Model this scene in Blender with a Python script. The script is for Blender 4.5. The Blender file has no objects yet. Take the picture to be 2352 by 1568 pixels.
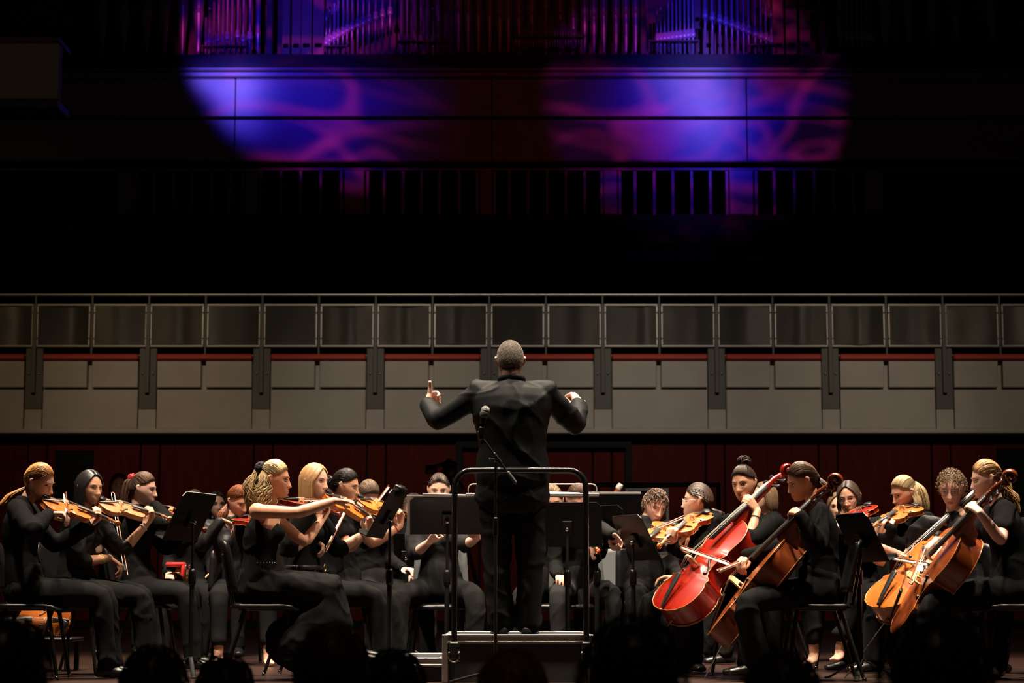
import bpy, bmesh, math, random
import numpy as np
from mathutils import Vector, Matrix, Quaternion
random.seed(7)
SC = bpy.context.scene
COL = SC.collection
# ------------------------------------------------------------------ camera
F_PX, CAM_Z, TILT = 4560.0, 0.56, math.atan(0.1241)
cam_d = bpy.data.cameras.new('camera'); cam = bpy.data.objects.new('camera', cam_d); COL.objects.link(cam)
cam_d.sensor_width = 36.0; cam_d.lens = F_PX/2352*36.0; cam_d.clip_end = 200
cam.location = (0, 0, CAM_Z); cam.rotation_euler = (math.pi/2 + TILT, 0, 0)
cam_d.dof.use_dof = True; cam_d.dof.focus_distance = 12.2; cam_d.dof.aperture_fstop = 4.2
SC.camera = cam
# ------------------------------------------------------------------ world, exposure
w = bpy.data.worlds.new('dark_hall'); SC.world = w; w.use_nodes = True
w.node_tree.nodes['Background'].inputs[0].default_value = (0.9, 0.75, 0.6, 1)
w.node_tree.nodes['Background'].inputs[1].default_value = 0.0
SC.view_settings.view_transform = 'Standard'; SC.view_settings.look = 'None'
SC.view_settings.gamma = 1.0; SC.view_settings.use_curve_mapping = False
SC.view_settings.exposure = 0.0
# ------------------------------------------------------------------ stage lights and added fills
def spot(name, loc, target, energy, col, size, blend=0.6, radius=0.25):
    l = bpy.data.lights.new(name, 'SPOT'); o = bpy.data.objects.new(name, l); COL.objects.link(o)
    l.energy = energy; l.color = col; l.spot_size = math.radians(size); l.spot_blend = blend; l.shadow_soft_size = radius
    o.location = loc
    o.rotation_euler = (Vector(target)-Vector(loc)).to_track_quat('-Z', 'Y').to_euler()
    return o
WARM = (1.0, 0.82, 0.64)
for i, (lx, ly, tx, ty, en, sz) in enumerate((
        (-4.4, 11.4, -3.4, 13.2, 5100, 50), (-1.5, 11.0, -1.4, 13.2, 4200, 46), (1.5, 11.0, 1.4, 13.2, 4200, 46), (4.4, 11.4, 3.4, 13.2, 5100, 50),
        (-3.2, 15.2, -2.4, 13.4, 5200, 50), (0.0, 15.2, 0.0, 12.8, 6000, 46), (3.2, 15.2, 2.4, 13.4, 5200, 50))):
    spot('stage_spot_lamp', (lx, ly, 9.5), (tx, ty, 0.6), en, WARM, sz)
for lx, en, colr in ((-6.4, 1050, (1.0, 0.72, 0.42)), (-3.2, 1250, (1.0, 0.82, 0.62)), (0, 1450, (1.0, 0.86, 0.72)), (3.2, 1450, (1.0, 0.86, 0.72)), (6.4, 1200, (1.0, 0.82, 0.62))):
    spot('house_spot_lamp', (lx, 13.0, 10.5), (lx, 27.0, 2.6), en, colr, 27, 0.75, 0.35)

def gobo(name, loc, target, energy, size, seed, patch, fade=None):
    """a theatre projector: coloured slides in the lamp throw a swirling pattern"""
    o = spot(name, loc, target, energy, (1, 1, 1), size, 0.12, 0.10)
    l = o.data; l.use_nodes = True; nt = l.node_tree; N = nt.nodes; L = nt.links
    em = N['Emission']
    tc = N.new('ShaderNodeTexCoord'); sp = N.new('ShaderNodeSeparateXYZ'); L.new(tc.outputs['Normal'], sp.inputs[0])
    def m(op, a, b=None, c=None):
        n = N.new('ShaderNodeMath'); n.operation = op
        for k, v in enumerate((a, b, c)):
            if v is None: continue
            if isinstance(v, (int, float)): n.inputs[k].default_value = v
            else: L.new(v, n.inputs[k])
        return n.outputs[0]
    t = math.tan(math.radians(size/2))
    u = m('DIVIDE', sp.outputs[0], m('MULTIPLY', sp.outputs[2], -t)); v = m('DIVIDE', sp.outputs[1], m('MULTIPLY', sp.outputs[2], -t))
    cb = N.new('ShaderNodeCombineXYZ'); L.new(u, cb.inputs[0]); L.new(v, cb.inputs[1]); cb.inputs[2].default_value = seed
    def noise(scale, dist, off, rough=0.45, detail=1.0):
        mp = N.new('ShaderNodeMapping'); L.new(cb.outputs[0], mp.inputs[0]); mp.inputs['Location'].default_value = off
        mp.inputs['Rotation'].default_value = (0, 0, math.radians(38)); mp.inputs['Scale'].default_value = (0.55, 1.5, 1)
        n = N.new('ShaderNodeTexNoise'); n.inputs['Scale'].default_value = scale; n.inputs['Distortion'].default_value = dist
        n.inputs['Detail'].default_value = detail; n.inputs['Roughness'].default_value = rough
        L.new(mp.outputs[0], n.inputs['Vector']); return n.outputs['Fac']
    def ramp(x, lo, hi):
        n = N.new('ShaderNodeMapRange'); n.interpolation_type = 'SMOOTHSTEP'; L.new(x, n.inputs['Value'])
        n.inputs['From Min'].default_value = lo; n.inputs['From Max'].default_value = hi; return n.outputs[0]
    glow = None                                                   # the slide's clear patches: (u, v, radius u, radius v, strength)
    for (cu, cv, ru, rv, st) in patch:
        du = m('DIVIDE', m('SUBTRACT', u, cu), ru); dv = m('DIVIDE', m('SUBTRACT', v, cv), rv)
        d2 = m('ADD', m('MULTIPLY', du, du), m('MULTIPLY', dv, dv))
        g = m('MULTIPLY', m('POWER', 2.718, m('MULTIPLY', d2, -1.0)), st)
        glow = g if glow is None else m('ADD', glow, g)
    swirl = ramp(noise(1.0, 1.2, (3.1, 1.7, 0), detail=0.6), 0.40, 0.70)      # blue wash
    def lines(sc, di, off, wdt):
        x = noise(sc, di, off, detail=0.2); return m('SUBTRACT', 1.0, ramp(m('ABSOLUTE', m('SUBTRACT', x, 0.5)), 0.0, wdt))
    streak = lines(1.15, 1.6, (0.4, 7.3, 0), 0.035); streak2 = lines(1.6, 1.3, (9.4, 2.3, 0), 0.028); streak3 = lines(0.9, 2.0, (4.4, 5.3, 0), 0.030)
    r2 = m('ADD', m('MULTIPLY', u, u), m('MULTIPLY', v, v))
    edge = m('SUBTRACT', 1.0, ramp(r2, 0.72, 0.98))
    if fade: edge = m('MULTIPLY', edge, m('SUBTRACT', 1.0, ramp(u, fade[0], fade[1])))
    body = m('SUBTRACT', 1.0, ramp(r2, 0.05, 0.95))
    red = m('MULTIPLY', m('ADD', m('MULTIPLY', streak, 0.48), m('ADD', m('MULTIPLY', streak2, 0.42), m('ADD', m('MULTIPLY', streak3, 0.36), 0.02))), edge)
    blue = m('MULTIPLY', m('ADD', m('MULTIPLY', m('MULTIPLY', swirl, body), 0.55), m('ADD', m('MULTIPLY', glow, 1.9), 0.03)), edge)
    cc = N.new('ShaderNodeCombineXYZ')
    L.new(m('ADD', m('MULTIPLY', red, 0.40), m('MULTIPLY', blue, m('MULTIPLY', glow, 0.15))), cc.inputs[0])
    L.new(m('ADD', m('MULTIPLY', red, 0.02), m('MULTIPLY', blue, m('MULTIPLY', glow, 0.12))), cc.inputs[1])
    L.new(m('ADD', m('MULTIPLY', red, 0.16), blue), cc.inputs[2])
    L.new(cc.outputs[0], em.inputs['Color']); em.inputs['Strength'].default_value = 1.0
    return o
gobo('projector_lamp', (3.6, 13.0, 11.5), (3.15, 33.0, 8.95), 17000, 15.5, 2.0, ((0.06, 0.02, 0.24, 0.46, 1.0), (-.20, 0.10, .24, .2, .45)))
gobo('projector_lamp', (-3.6, 13.0, 11.5), (-2.57, 33.0, 10.42), 23000, 19.2, 5.5, ((-0.63, -0.41, 0.16, 0.13, 1.0), (-.83, -.38, .11, .08, .55), (-.62, -.60, .15, .11, .35), (-.30, -.20, .35, .35, .20)), (-.20, .55))
spot('wash_lamp', (0, 13.0, 11.5), (0.2, 33.0, 8.6), 190, (1.0, 0.05, 0.04), 26, 1.0, 0.2)
spot('audience_fill', (0.0, 3.0, 8.0), (0.0, 4.2, 0.0), 60, (1.0, 0.7, 0.45), 70, 0.8, 0.3)  # added fill with no known source, faintly lifts the audience heads
spot('side_balcony_fill', (-3.0, 13.0, 11.0), (-7.2, 27.5, 7.6), 90, (1.0, 0.78, 0.5), 13, 1.0, 0.2)  # added fill so the side balcony front, out of reach otherwise, shows
# ------------------------------------------------------------------ pixel <-> place
_t = math.tan(TILT)
def P(px, py, D):
    a = (px-1176)/F_PX; b = (784-py)/F_PX
    zc = D*(b+_t)/(1-b*_t); fz = D*math.cos(TILT)+zc*math.sin(TILT)
    return Vector((a*fz, D, zc+CAM_Z))
def Z(py, D): return P(1176, py, D).z
def XZ(px, D, z):
    fz = D*math.cos(TILT)+(z-CAM_Z)*math.sin(TILT)
    return Vector(((px-1176)/F_PX*fz, D, z))
CAMP = Vector((0, 0, CAM_Z))
def reach(p0, px, py, L, sign):
    """point on the sight line of a pixel at distance L from p0 (a limb of known length); sign +1 farther, -1 nearer"""
    d = (P(px, py, p0.y)-CAMP).normalized(); o = CAMP-p0
    b = o.dot(d); c = o.dot(o)-L*L; q = b*b-c
    if q < 0:
        p = CAMP+d*(-b); return p0+(p-p0).normalized()*min((p-p0).length, L*1.12)
    return CAMP+d*(-b+sign*math.sqrt(q))
# ------------------------------------------------------------------ materials
MATS = {}
def mat(name, col, rough=0.5, metal=0.0, spec=0.5, var=0.0, vscale=8.0, stretch=(1, 1, 1), bump=0.0, bscale=30.0, coat=0.0, island=0.0, sheen=0.0, emit=None, trans=0.0, col2=None):
    if name in MATS: return MATS[name]
    m = bpy.data.materials.new(name); m.use_nodes = True; nt = m.node_tree; N = nt.nodes; L = nt.links
    p = N['Principled BSDF']
    p.inputs['Base Color'].default_value = (*col, 1); p.inputs['Roughness'].default_value = rough; p.inputs['Metallic'].default_value = metal
    p.inputs['Specular IOR Level'].default_value = spec; p.inputs['Coat Weight'].default_value = coat; p.inputs['Coat Roughness'].default_value = 0.12
    p.inputs['Sheen Weight'].default_value = sheen; p.inputs['Transmission Weight'].default_value = trans
    tc = N.new('ShaderNodeTexCoord'); mp = N.new('ShaderNodeMapping'); mp.inputs['Scale'].default_value = stretch
    L.new(tc.outputs['Object'], mp.inputs[0])
    if var or col2:
        n = N.new('ShaderNodeTexNoise'); n.inputs['Scale'].default_value = vscale; n.inputs['Detail'].default_value = 4
        L.new(mp.outputs[0], n.inputs['Vector'])
        mx = N.new('ShaderNodeMix'); mx.data_type = 'RGBA'
        c2 = col2 if col2 else tuple(min(1, c*(1+var)) for c in col); c1 = col if col2 else tuple(c*(1-var) for c in col)
        mx.inputs[6].default_value = (*c1, 1); mx.inputs[7].default_value = (*c2, 1)
        mr = N.new('ShaderNodeMapRange'); mr.inputs[1].default_value = 0.3; mr.inputs[2].default_value = 0.7; L.new(n.outputs['Fac'], mr.inputs[0])
        L.new(mr.outputs[0], mx.inputs[0]); L.new(mx.outputs[2], p.inputs['Base Color'])
    if island:
        g = N.new('ShaderNodeNewGeometry'); hs = N.new('ShaderNodeHueSaturation'); hs.inputs['Color'].default_value = (*col, 1)
        mr = N.new('ShaderNodeMapRange'); mr.inputs[3].default_value = 1-island; mr.inputs[4].default_value = 1+island
        L.new(g.outputs['Random Per Island'], mr.inputs[0]); L.new(mr.outputs[0], hs.inputs['Value']); L.new(hs.outputs[0], p.inputs['Base Color'])
    if bump:
        n = N.new('ShaderNodeTexNoise'); n.inputs['Scale'].default_value = bscale; n.inputs['Detail'].default_value = 3
        L.new(mp.outputs[0], n.inputs['Vector']); b = N.new('ShaderNodeBump'); b.inputs['Strength'].default_value = bump; b.inputs['Distance'].default_value = 0.01
        L.new(n.outputs['Fac'], b.inputs['Height']); L.new(b.outputs[0], p.inputs['Normal'])
    if emit:
        p.inputs['Emission Color'].default_value = (*emit[0], 1); p.inputs['Emission Strength'].default_value = emit[1]
    MATS[name] = m; return m
# ------------------------------------------------------------------ mesh building
class MB:
    def __init__(s): s.v = []; s.f = []; s.m = []
    def add(s, vs, fs, mi=0):
        o = len(s.v); s.v.extend(Vector(v) for v in vs); s.f.extend([tuple(i+o for i in f) for f in fs]); s.m.extend([mi]*len(fs)); return s
    def box(s, c, d, M=None, mi=0, bev=0.0):
        x, y, z = d[0]/2, d[1]/2, d[2]/2; c = Vector(c)
        if bev:
            b = min(bev, x*.9, y*.9, z*.9); vs = []; idx = {}
            for sx in (-1, 1):
                for sy in (-1, 1):
                    for sz in (-1, 1):
                        for ax in range(3):
                            p = [sx*(x-b), sy*(y-b), sz*(z-b)]; p[ax] = (sx*x, sy*y, sz*z)[ax]; idx[(sx, sy, sz, ax)] = len(vs); vs.append(p)
            fs = []
            for ax in range(3):
                u, w2 = (ax+1) % 3, (ax+2) % 3
                for sg in (-1, 1):
                    q = []
                    for (a, b2) in ((-1, -1), (1, -1), (1, 1), (-1, 1)):
                        k = [0, 0, 0]; k[ax] = sg; k[u] = a; k[w2] = b2; q.append(idx[(*k, ax)])
                    fs.append(q if sg > 0 else q[::-1])
                for a in (-1, 1):
                    for b2 in (-1, 1):
                        k0 = [0, 0, 0]; k1 = [0, 0, 0]; k0[ax] = -1; k1[ax] = 1; k0[u] = k1[u] = a; k0[w2] = k1[w2] = b2
                        q = [idx[(*k0, u)], idx[(*k1, u)], idx[(*k1, w2)], idx[(*k0, w2)]]
                        fs.append(q if a*b2 < 0 else q[::-1])
            for sx in (-1, 1):
                for sy in (-1, 1):
                    for sz in (-1, 1):
                        q = [idx[(sx, sy, sz, k)] for k in range(3)]; fs.append(q if sx*sy*sz > 0 else q[::-1])
        else:
            vs = [(-x, -y, -z), (x, -y, -z), (x, y, -z), (-x, y, -z), (-x, -y, z), (x, -y, z), (x, y, z), (-x, y, z)]
            fs = [(0, 3, 2, 1), (4, 5, 6, 7), (0, 1, 5, 4), (1, 2, 6, 5), (2, 3, 7, 6), (3, 0, 4, 7)]
        vs = [(M @ Vector(v) if M else Vector(v))+c for v in vs]
        return s.add(vs, fs, mi)
    def tube(s, pts, radii, n=10, ref=None, mi=0, cap=True):
        pts = [Vector(p) for p in pts]; k = len(pts)
        if not isinstance(radii, (list, tuple)): radii = [radii]*k
        R = [(r, r) if not isinstance(r, (list, tuple)) else tuple(r) for r in radii]
        tan = []
        for i in range(k):
            d = pts[min(i+1, k-1)]-pts[max(i-1, 0)]; tan.append(d.normalized() if d.length > 1e-9 else Vector((0, 0, 1)))
        a = Vector(ref) if ref is not None else (Vector((0, 0, 1)) if abs(tan[0].z) < .9 else Vector((1, 0, 0)))
        rings = []; prev = None
        for i in range(k):
            src = a if (ref is not None or prev is None) else prev
            u = src-tan[i]*src.dot(tan[i])
            if u.length < 1e-6: u = tan[i].orthogonal()
            u.normalize(); prev = u; rings.append((pts[i], u, tan[i].cross(u), R[i], tan[i]))
        seq = []
        if cap:
            p, u, v, r, t = rings[0]; m0 = min(r)
            for q in (0.35, 0.75): c = math.sqrt(max(0, 1-(1-q)**2)); seq.append((p-t*m0*(1-q), u, v, (r[0]*c, r[1]*c)))
        for p, u, v, r, t in rings: seq.append((p, u, v, r))
        if cap:
            p, u, v, r, t = rings[-1]; m0 = min(r)
            for q in (0.75, 0.35): c = math.sqrt(max(0, 1-(1-q)**2)); seq.append((p+t*m0*(1-q), u, v, (r[0]*c, r[1]*c)))
        vs = []; fs = []
        for p, u, v, r in seq:
            for j in range(n):
                an = 2*math.pi*j/n; vs.append(p+u*(r[0]*math.cos(an))+v*(r[1]*math.sin(an)))
        m = len(seq)
        for i in range(m-1):
            for j in range(n): fs.append((i*n+j, i*n+(j+1) % n, (i+1)*n+(j+1) % n, (i+1)*n+j))
        fs.append(tuple(range(n-1, -1, -1))); fs.append(tuple((m-1)*n+j for j in range(n)))
        return s.add(vs, fs, mi)
    def ball(s, c, r, M=None, nu=12, nv=8, mi=0):
        r = (r, r, r) if not isinstance(r, (list, tuple)) else r; c = Vector(c); vs = []; fs = []
        for i in range(1, nv):
            th = math.pi*i/nv
            for j in range(nu):
                ph = 2*math.pi*j/nu; p = Vector((r[0]*math.sin(th)*math.cos(ph), r[1]*math.sin(th)*math.sin(ph), r[2]*math.cos(th)))
                vs.append((M @ p if M else p)+c)
        top = Vector((0, 0, r[2])); vs.append((M @ top if M else top)+c); vs.append((M @ -top if M else -top)+c)
        T = len(vs)-2
        for i in range(nv-2):
            for j in range(nu): fs.append((i*nu+j, (i+1)*nu+j, (i+1)*nu+(j+1) % nu, i*nu+(j+1) % nu))
        for j in range(nu): fs.append((T, j, (j+1) % nu)); fs.append((T+1, (nv-2)*nu+(j+1) % nu, (nv-2)*nu+j))
        return s.add(vs, fs, mi)
    def lathe(s, prof, n=12, c=(0, 0, 0), mi=0):
        c = Vector(c); vs = []; fs = []; k = len(prof)
        for r, z in prof:
            for j in range(n): a = 2*math.pi*j/n; vs.append(c+Vector((r*math.cos(a), r*math.sin(a), z)))
        for i in range(k-1):
            for j in range(n): fs.append((i*n+j, i*n+(j+1) % n, (i+1)*n+(j+1) % n, (i+1)*n+j))
        fs.append(tuple(range(n-1, -1, -1))); fs.append(tuple((k-1)*n+j for j in range(n)))
        return s.add(vs, fs, mi)
    def prism(s, poly, z0, z1, M=None, mi=0):
        n = len(poly); vs = [Vector((p[0], p[1], z0)) for p in poly]+[Vector((p[0], p[1], z1)) for p in poly]
        if M: vs = [M @ v for v in vs]
        fs = [tuple(range(n-1, -1, -1)), tuple(range(n, 2*n))]+[(i, (i+1) % n, n+(i+1) % n, n+i) for i in range(n)]
        return s.add(vs, fs, mi)
    def mesh(s, name, mats, off=None, smooth=True):
        me = bpy.data.meshes.new(name); o = off or Vector((0, 0, 0))
        me.from_pydata([tuple(v-o) for v in s.v], [], s.f)
        for m in (mats if isinstance(mats, (list, tuple)) else [mats]): me.materials.append(m)
        me.polygons.foreach_set('material_index', s.m); me.polygons.foreach_set('use_smooth', [smooth]*len(s.f)); me.update(); return me
    def build(s, name, mats, parent=None, smooth=True, off=None):
        if off is None and parent is not None and not getattr(s, 'local', False): off = parent.matrix_world.translation
        o = bpy.data.objects.new(name, s.mesh(name, mats, off, smooth)); COL.objects.link(o)
        if parent is not None: o.parent = parent
        return o
def LB():
    m = MB(); m.local = True; return m
def tag(o, label=None, cat=None, group=None, kind=None):
    if label: o['label'] = label
    if cat: o['category'] = cat
    if group: o['group'] = group
    if kind: o['kind'] = kind
    return o
def empty(name, M, label=None, cat=None, group=None, kind=None):
    o = bpy.data.objects.new(name, None); COL.objects.link(o); o.empty_display_size = 0.1
    o.matrix_world = M if isinstance(M, Matrix) else Matrix.Translation(M)
    return tag(o, label, cat, group, kind)
def put(name, me, parent, M=None):
    o = bpy.data.objects.new(name, me); COL.objects.link(o); o.parent = parent
    if M is not None: o.matrix_local = M
    return o
def flat_shade(o): o.data.polygons.foreach_set('use_smooth', [False]*len(o.data.polygons))
def frame(o, x, z):
    """matrix with y axis along x-arg direction 'y', z near z"""
    y = Vector(x).normalized(); z = Vector(z); z = (z-y*z.dot(y)).normalized(); xx = y.cross(z)
    return Matrix(((xx.x, y.x, z.x, o[0]), (xx.y, y.y, z.y, o[1]), (xx.z, y.z, z.z, o[2]), (0, 0, 0, 1)))
# ================================================================== SETTING
M_floor = mat('stage_floor_wood', (0.026, 0.012, 0.008), 0.35, spec=.3, var=0.5, vscale=3.0, stretch=(0.6, 9, 1), bump=0.15, bscale=12)
M_wood = mat('red_wall_wood', (0.058, 0.0050, 0.0027), 0.55, spec=0.06, var=0.25, vscale=4.0, stretch=(5, 5, 0.6))
M_dark = mat('dark_paint', (0.004, 0.004, 0.005), 0.8, spec=.1)
M_fascia = mat('fascia_plaster', (0.40, 0.36, 0.315), 0.8, var=0.05, vscale=3)
M_post = mat('post_steel_paint', (0.085, 0.078, 0.066), 0.55)
M_red = mat('red_velvet_cap', (0.40, 0.034, 0.014), 0.6)
M_steel = mat('brushed_steel', (0.42, 0.39, 0.35), 0.36, metal=0.75)
M_mesh = mat('perforated_steel', (0.115, 0.105, 0.09), 0.27, metal=0.6)
M_mesh.node_tree.nodes['Principled BSDF'].inputs['Roughness'].default_value = 0.2
_n = M_mesh.node_tree.nodes; _w = _n.new('ShaderNodeTexWave'); _w.bands_direction = 'Z'; _w.inputs['Scale'].default_value = 40
_b = _n.new('ShaderNodeBump'); _b.inputs['Strength'].default_value = 1.0; _b.inputs['Distance'].default_value = 0.0022
M_mesh.node_tree.links.new(_n['Mapping'].outputs[0], _w.inputs['Vector']); M_mesh.node_tree.links.new(_w.outputs['Fac'], _b.inputs['Height']); M_mesh.node_tree.links.new(_b.outputs[0], _n['Principled BSDF'].inputs['Normal'])
M_upper = mat('organ_wall_panel', (0.36, 0.26, 0.30), 0.7, var=0.06, vscale=2)
M_organwood = mat('organ_case_wood', (0.16, 0.085, 0.07), 0.5, var=0.2, vscale=5, stretch=(4, 4, .5))
M_pipe = mat('organ_pipe_tin', (0.62, 0.60, 0.62), 0.34, metal=0.45)
M_pipewood = mat('organ_pipe_wood', (0.42, 0.22, 0.16), 0.5, var=0.15, vscale=5, stretch=(4, 4, .5))
M_cloth = mat('dark_curtain', (0.012, 0.011, 0.012), 0.9)
def slab(name, x0, x1, y0, y1, z0, z1, m, parent=None, kind=None, bev=0.0):
    b = MB(); b.box(((x0+x1)/2, (y0+y1)/2, (z0+z1)/2), (abs(x1-x0), abs(y1-y0), abs(z1-z0)), bev=bev)
    o = b.build(name, m, parent, smooth=False)
    if kind: tag(o, kind=kind)
    return o
o = slab('floor', -12, 12, 10.7, 36, -0.25, 0, M_floor); tag(o, 'dark reddish brown wooden stage floor', 'floor', kind='structure')
o = slab('floor', -14, 14, -6, 10.7, -1.05, -.85, M_cloth); tag(o, 'dark auditorium floor below the stage', 'floor', kind='structure')
o = slab('wall_stage_front', -12, 12, 10.6, 10.7, -.85, 0, M_wood); tag(o, 'low dark wooden front of the stage', 'wall', kind='structure')
for sx, nm in ((-1, 'left'), (1, 'right')):
    o = slab('wall_'+nm, sx*12, sx*12.2, 0, 36, -1.05, 14, M_dark); tag(o, 'unlit side wall on the '+nm+' of the hall', 'wall', kind='structure')
o = slab('ceiling', -12.2, 12.2, -6, 36.4, 14, 14.2, M_dark); tag(o, 'unlit ceiling high over the stage', 'ceiling', kind='structure')
# ---- lower back wall of red wood panels, one module under each balcony bay
DB = 27.0
fzb = DB*math.cos(TILT)+3.4*math.sin(TILT)
MOD = 260.4/F_PX*fzb; X0 = (1123.6-1176)/F_PX*fzb
def BX(px): return (px-1176)/F_PX*fzb
zb = lambda py: Z(py, DB)
DW = 27.2
wall = empty('wall_back', (0, DW, 0), 'dark red wooden panelled wall below the balcony', 'wall', kind='structure')
slab('backing', -12, 12, DW+0.06, DW+0.25, 0, zb(985), M_dark, wall)
scale_w = (DW*math.cos(TILT)+1.0*math.sin(TILT))/fzb
me_wide = None
for k in range(-6, 7):
    xc = (X0+k*MOD)*scale_w; hw = 22/F_PX*fzb*scale_w; g = 0.012
    slab('narrow_panel', xc-hw+g, xc+hw-g, DW, DW+0.06, 0.12, zb(985)-0.02, M_wood, wall, bev=.006)
    nx = xc+MOD*scale_w-hw
    slab('wide_panel', xc+hw+g, nx-g, DW, DW+0.06, 0.12, zb(1012), M_wood, wall, bev=.006)
    slab('top_panel', xc+hw+g, nx-g, DW, DW+0.06, zb(1012)+0.015, zb(985)-0.02, M_wood, wall, bev=.006)
slab('skirting', -12, 12, DW-0.02, DW+0.05, 0, 0.11, M_dark, wall)
# dark openings and frames on that wall
def wrect(px0, px1, py0, py1, D): return P(px0, py1, D), P(px1, py0, D)
a, b_ = wrect(124, 215, 1034, 1190, DW-0.02)
o = slab('window_1', a.x, b_.x, DW-0.05, DW+0.02, a.z, b_.z, M_dark); tag(o, 'black square opening in the red wall behind the leftmost violinists', 'opening', kind='structure')
a, b_ = wrect(2294, 2400, 1029, 1180, DW-0.02)
o = slab('window_2', a.x, b_.x, DW-0.05, DW+0.02, a.z, b_.z, M_dark); tag(o, 'black square opening in the red wall at the right edge', 'opening', kind='structure')
dr = empty('door_1', P(1250, 1400, DW-0.05), 'wide doorway with black frame in the red wall behind the conductor', 'doorway', kind='structure')
a, b_ = wrect(1046, 1450, 1014, 1434, DW-0.05); tk = 0.085
M_frame = mat('black_door_frame', (0.006, 0.006, 0.007), 0.6, spec=.1)
slab('frame_post', a.x, a.x+tk, DW-0.1, DW, 0, b_.z, M_frame, dr); slab('frame_post', b_.x-tk, b_.x, DW-0.1, DW, 0, b_.z, M_frame, dr)
slab('frame_head', a.x+tk, b_.x-tk, DW-0.1, DW, b_.z-tk, b_.z, M_frame, dr)
# ---- choir balcony
bal = empty('balcony', (0, DB, zb(990)), 'pale choir balcony with steel screens running across the whole hall', 'balcony', kind='structure')
zs0, zs1, zl, zp, zr = zb(996), zb(985), zb(940), zb(890), zb(828)
slab('floor_slab', -12, 12, DB+0.06, 36, zs0+0.05, zs0+0.35, M_dark, bal)
slab('sill', -12, 12, DB-0.06, DB+0.3, zs0, zs1, M_fascia, bal, bev=.015)
slab('fascia_back', -12, 12, DB+0.05, DB+0.25, zs1, zb(813), M_fascia, bal)
hw = 20/F_PX*fzb; mull = 3/F_PX*fzb
sc_top, sc_bot = zb(699), zb(798); rail_z = zb(678)
rng = random.Random(3)
def screen(x0, x1, bow, k):
    r = empty('screen', (0, DB-0.04, sc_bot)); r.parent = bal; r.matrix_parent_inverse = Matrix.Translation((0, -DB, -zb(990)))
    b = MB(); n = 10; vs = []; fs = []; t = 0.028; x0i, x1i = x0+t, x1-t
    for j in range(5):
        for i in range(n+1):
            q = i/n; s_ = j/4; y = DB-0.05+bow*math.sin(math.pi*(q*1.0))+0.4*bow*math.sin(2*math.pi*q+k)*(0.6+0.4*math.cos(3*(s_-.5)))
            vs.append((x0i+(x1i-x0i)*q, y, sc_bot+t+(sc_top-sc_bot-2*t)*s_))
    for j in range(4):
        for i in range(n): q = j*(n+1)+i; fs.append((q, q+1, q+n+2, q+n+1))
    b.add(vs, fs); off = Vector((0, DB-0.04, sc_bot)); b.build('mesh_sheet', M_mesh, r, off=off)
    f = MB(); zc = (sc_top+sc_bot)/2; xc = (x0+x1)/2
    f.box((xc, DB-0.05, sc_top-t/2), (x1-x0, .03, t), bev=.005); f.box((xc, DB-0.05, sc_bot+t/2), (x1-x0, .03, t), bev=.005)
    f.box((x0+t/2, DB-0.05, zc), (t, .03, sc_top-sc_bot-2*t), bev=.005); f.box((x1-t/2, DB-0.05, zc), (t, .03, sc_top-sc_bot-2*t), bev=.005)
    f.build('frame', M_steel, r, off=off, smooth=False)
    bl = MB()
    for bx in (x0+.012, x1-.012):
        for bz in (sc_bot+.12, sc_top-.12): bl.ball((bx, DB-0.07, bz), .012, nu=8, nv=5)
    bl.build('bolts', M_steel, r, off=off)
for k in range(-6, 7):
    xc = X0+k*MOD; xn = xc+MOD; xm = (xc+xn)/2
    slab('post', xc-hw, xc+hw, DB-0.03, DB+0.05, zl, zb(800), M_post, bal, bev=.008)
    slab('post_rail', xc-.028, xc+.028, DB-0.09, DB-0.03, zl+.22, zb(699), M_post, bal, bev=.006)
    slab('post_foot', xc-hw+.004, xc+hw-.004, DB-0.02, DB+0.05, zs1, zl, M_fascia, bal)
    slab('lower_panel', xc+hw+.012, xn-hw-.012, DB-0.035, DB+0.05, zs1, zp-.03, M_fascia, bal, bev=.006)
    slab('upper_panel', xc+hw+.012, xm-.05, DB-0.06, DB+0.05, zp, zb(830), M_fascia, bal, bev=.006)
    slab('upper_panel', xm+.02, xn-hw-.012, DB-0.06, DB+0.05, zp, zb(830), M_fascia, bal, bev=.006)
    slab('cap_rail', xc+hw+.004, xn-hw-.004, DB-0.10, DB+0.22, zb(828), zb(814), M_red, bal, bev=.02)
    bb = MB()
    for dx in (-.07, .07): bb.ball((xc+dx, DB-0.04, zb(858)), .017, nu=8, nv=5)
    bb.build('bolt_pair', M_steel, bal)
    for (xa, xb) in ((xc+.02, xm-.02), (xm+.02, xn-.02)): screen(xa, xb, rng.uniform(.008, .03)*rng.choice((-1, 1)), rng.uniform(0, 6))
    slab('baluster', xc-.012, xc+.012, DB-0.05, DB-0.01, sc_bot-.05, rail_z, M_post, bal)
    slab('baluster', xm-.012, xm+.012, DB-0.05, DB-0.01, zb(815), rail_z, M_post, bal)
b = MB(); b.tube([(-12, DB-0.03, rail_z), (12, DB-0.03, rail_z)], .022, n=10); b.build('handrail', M_steel, bal)
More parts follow.
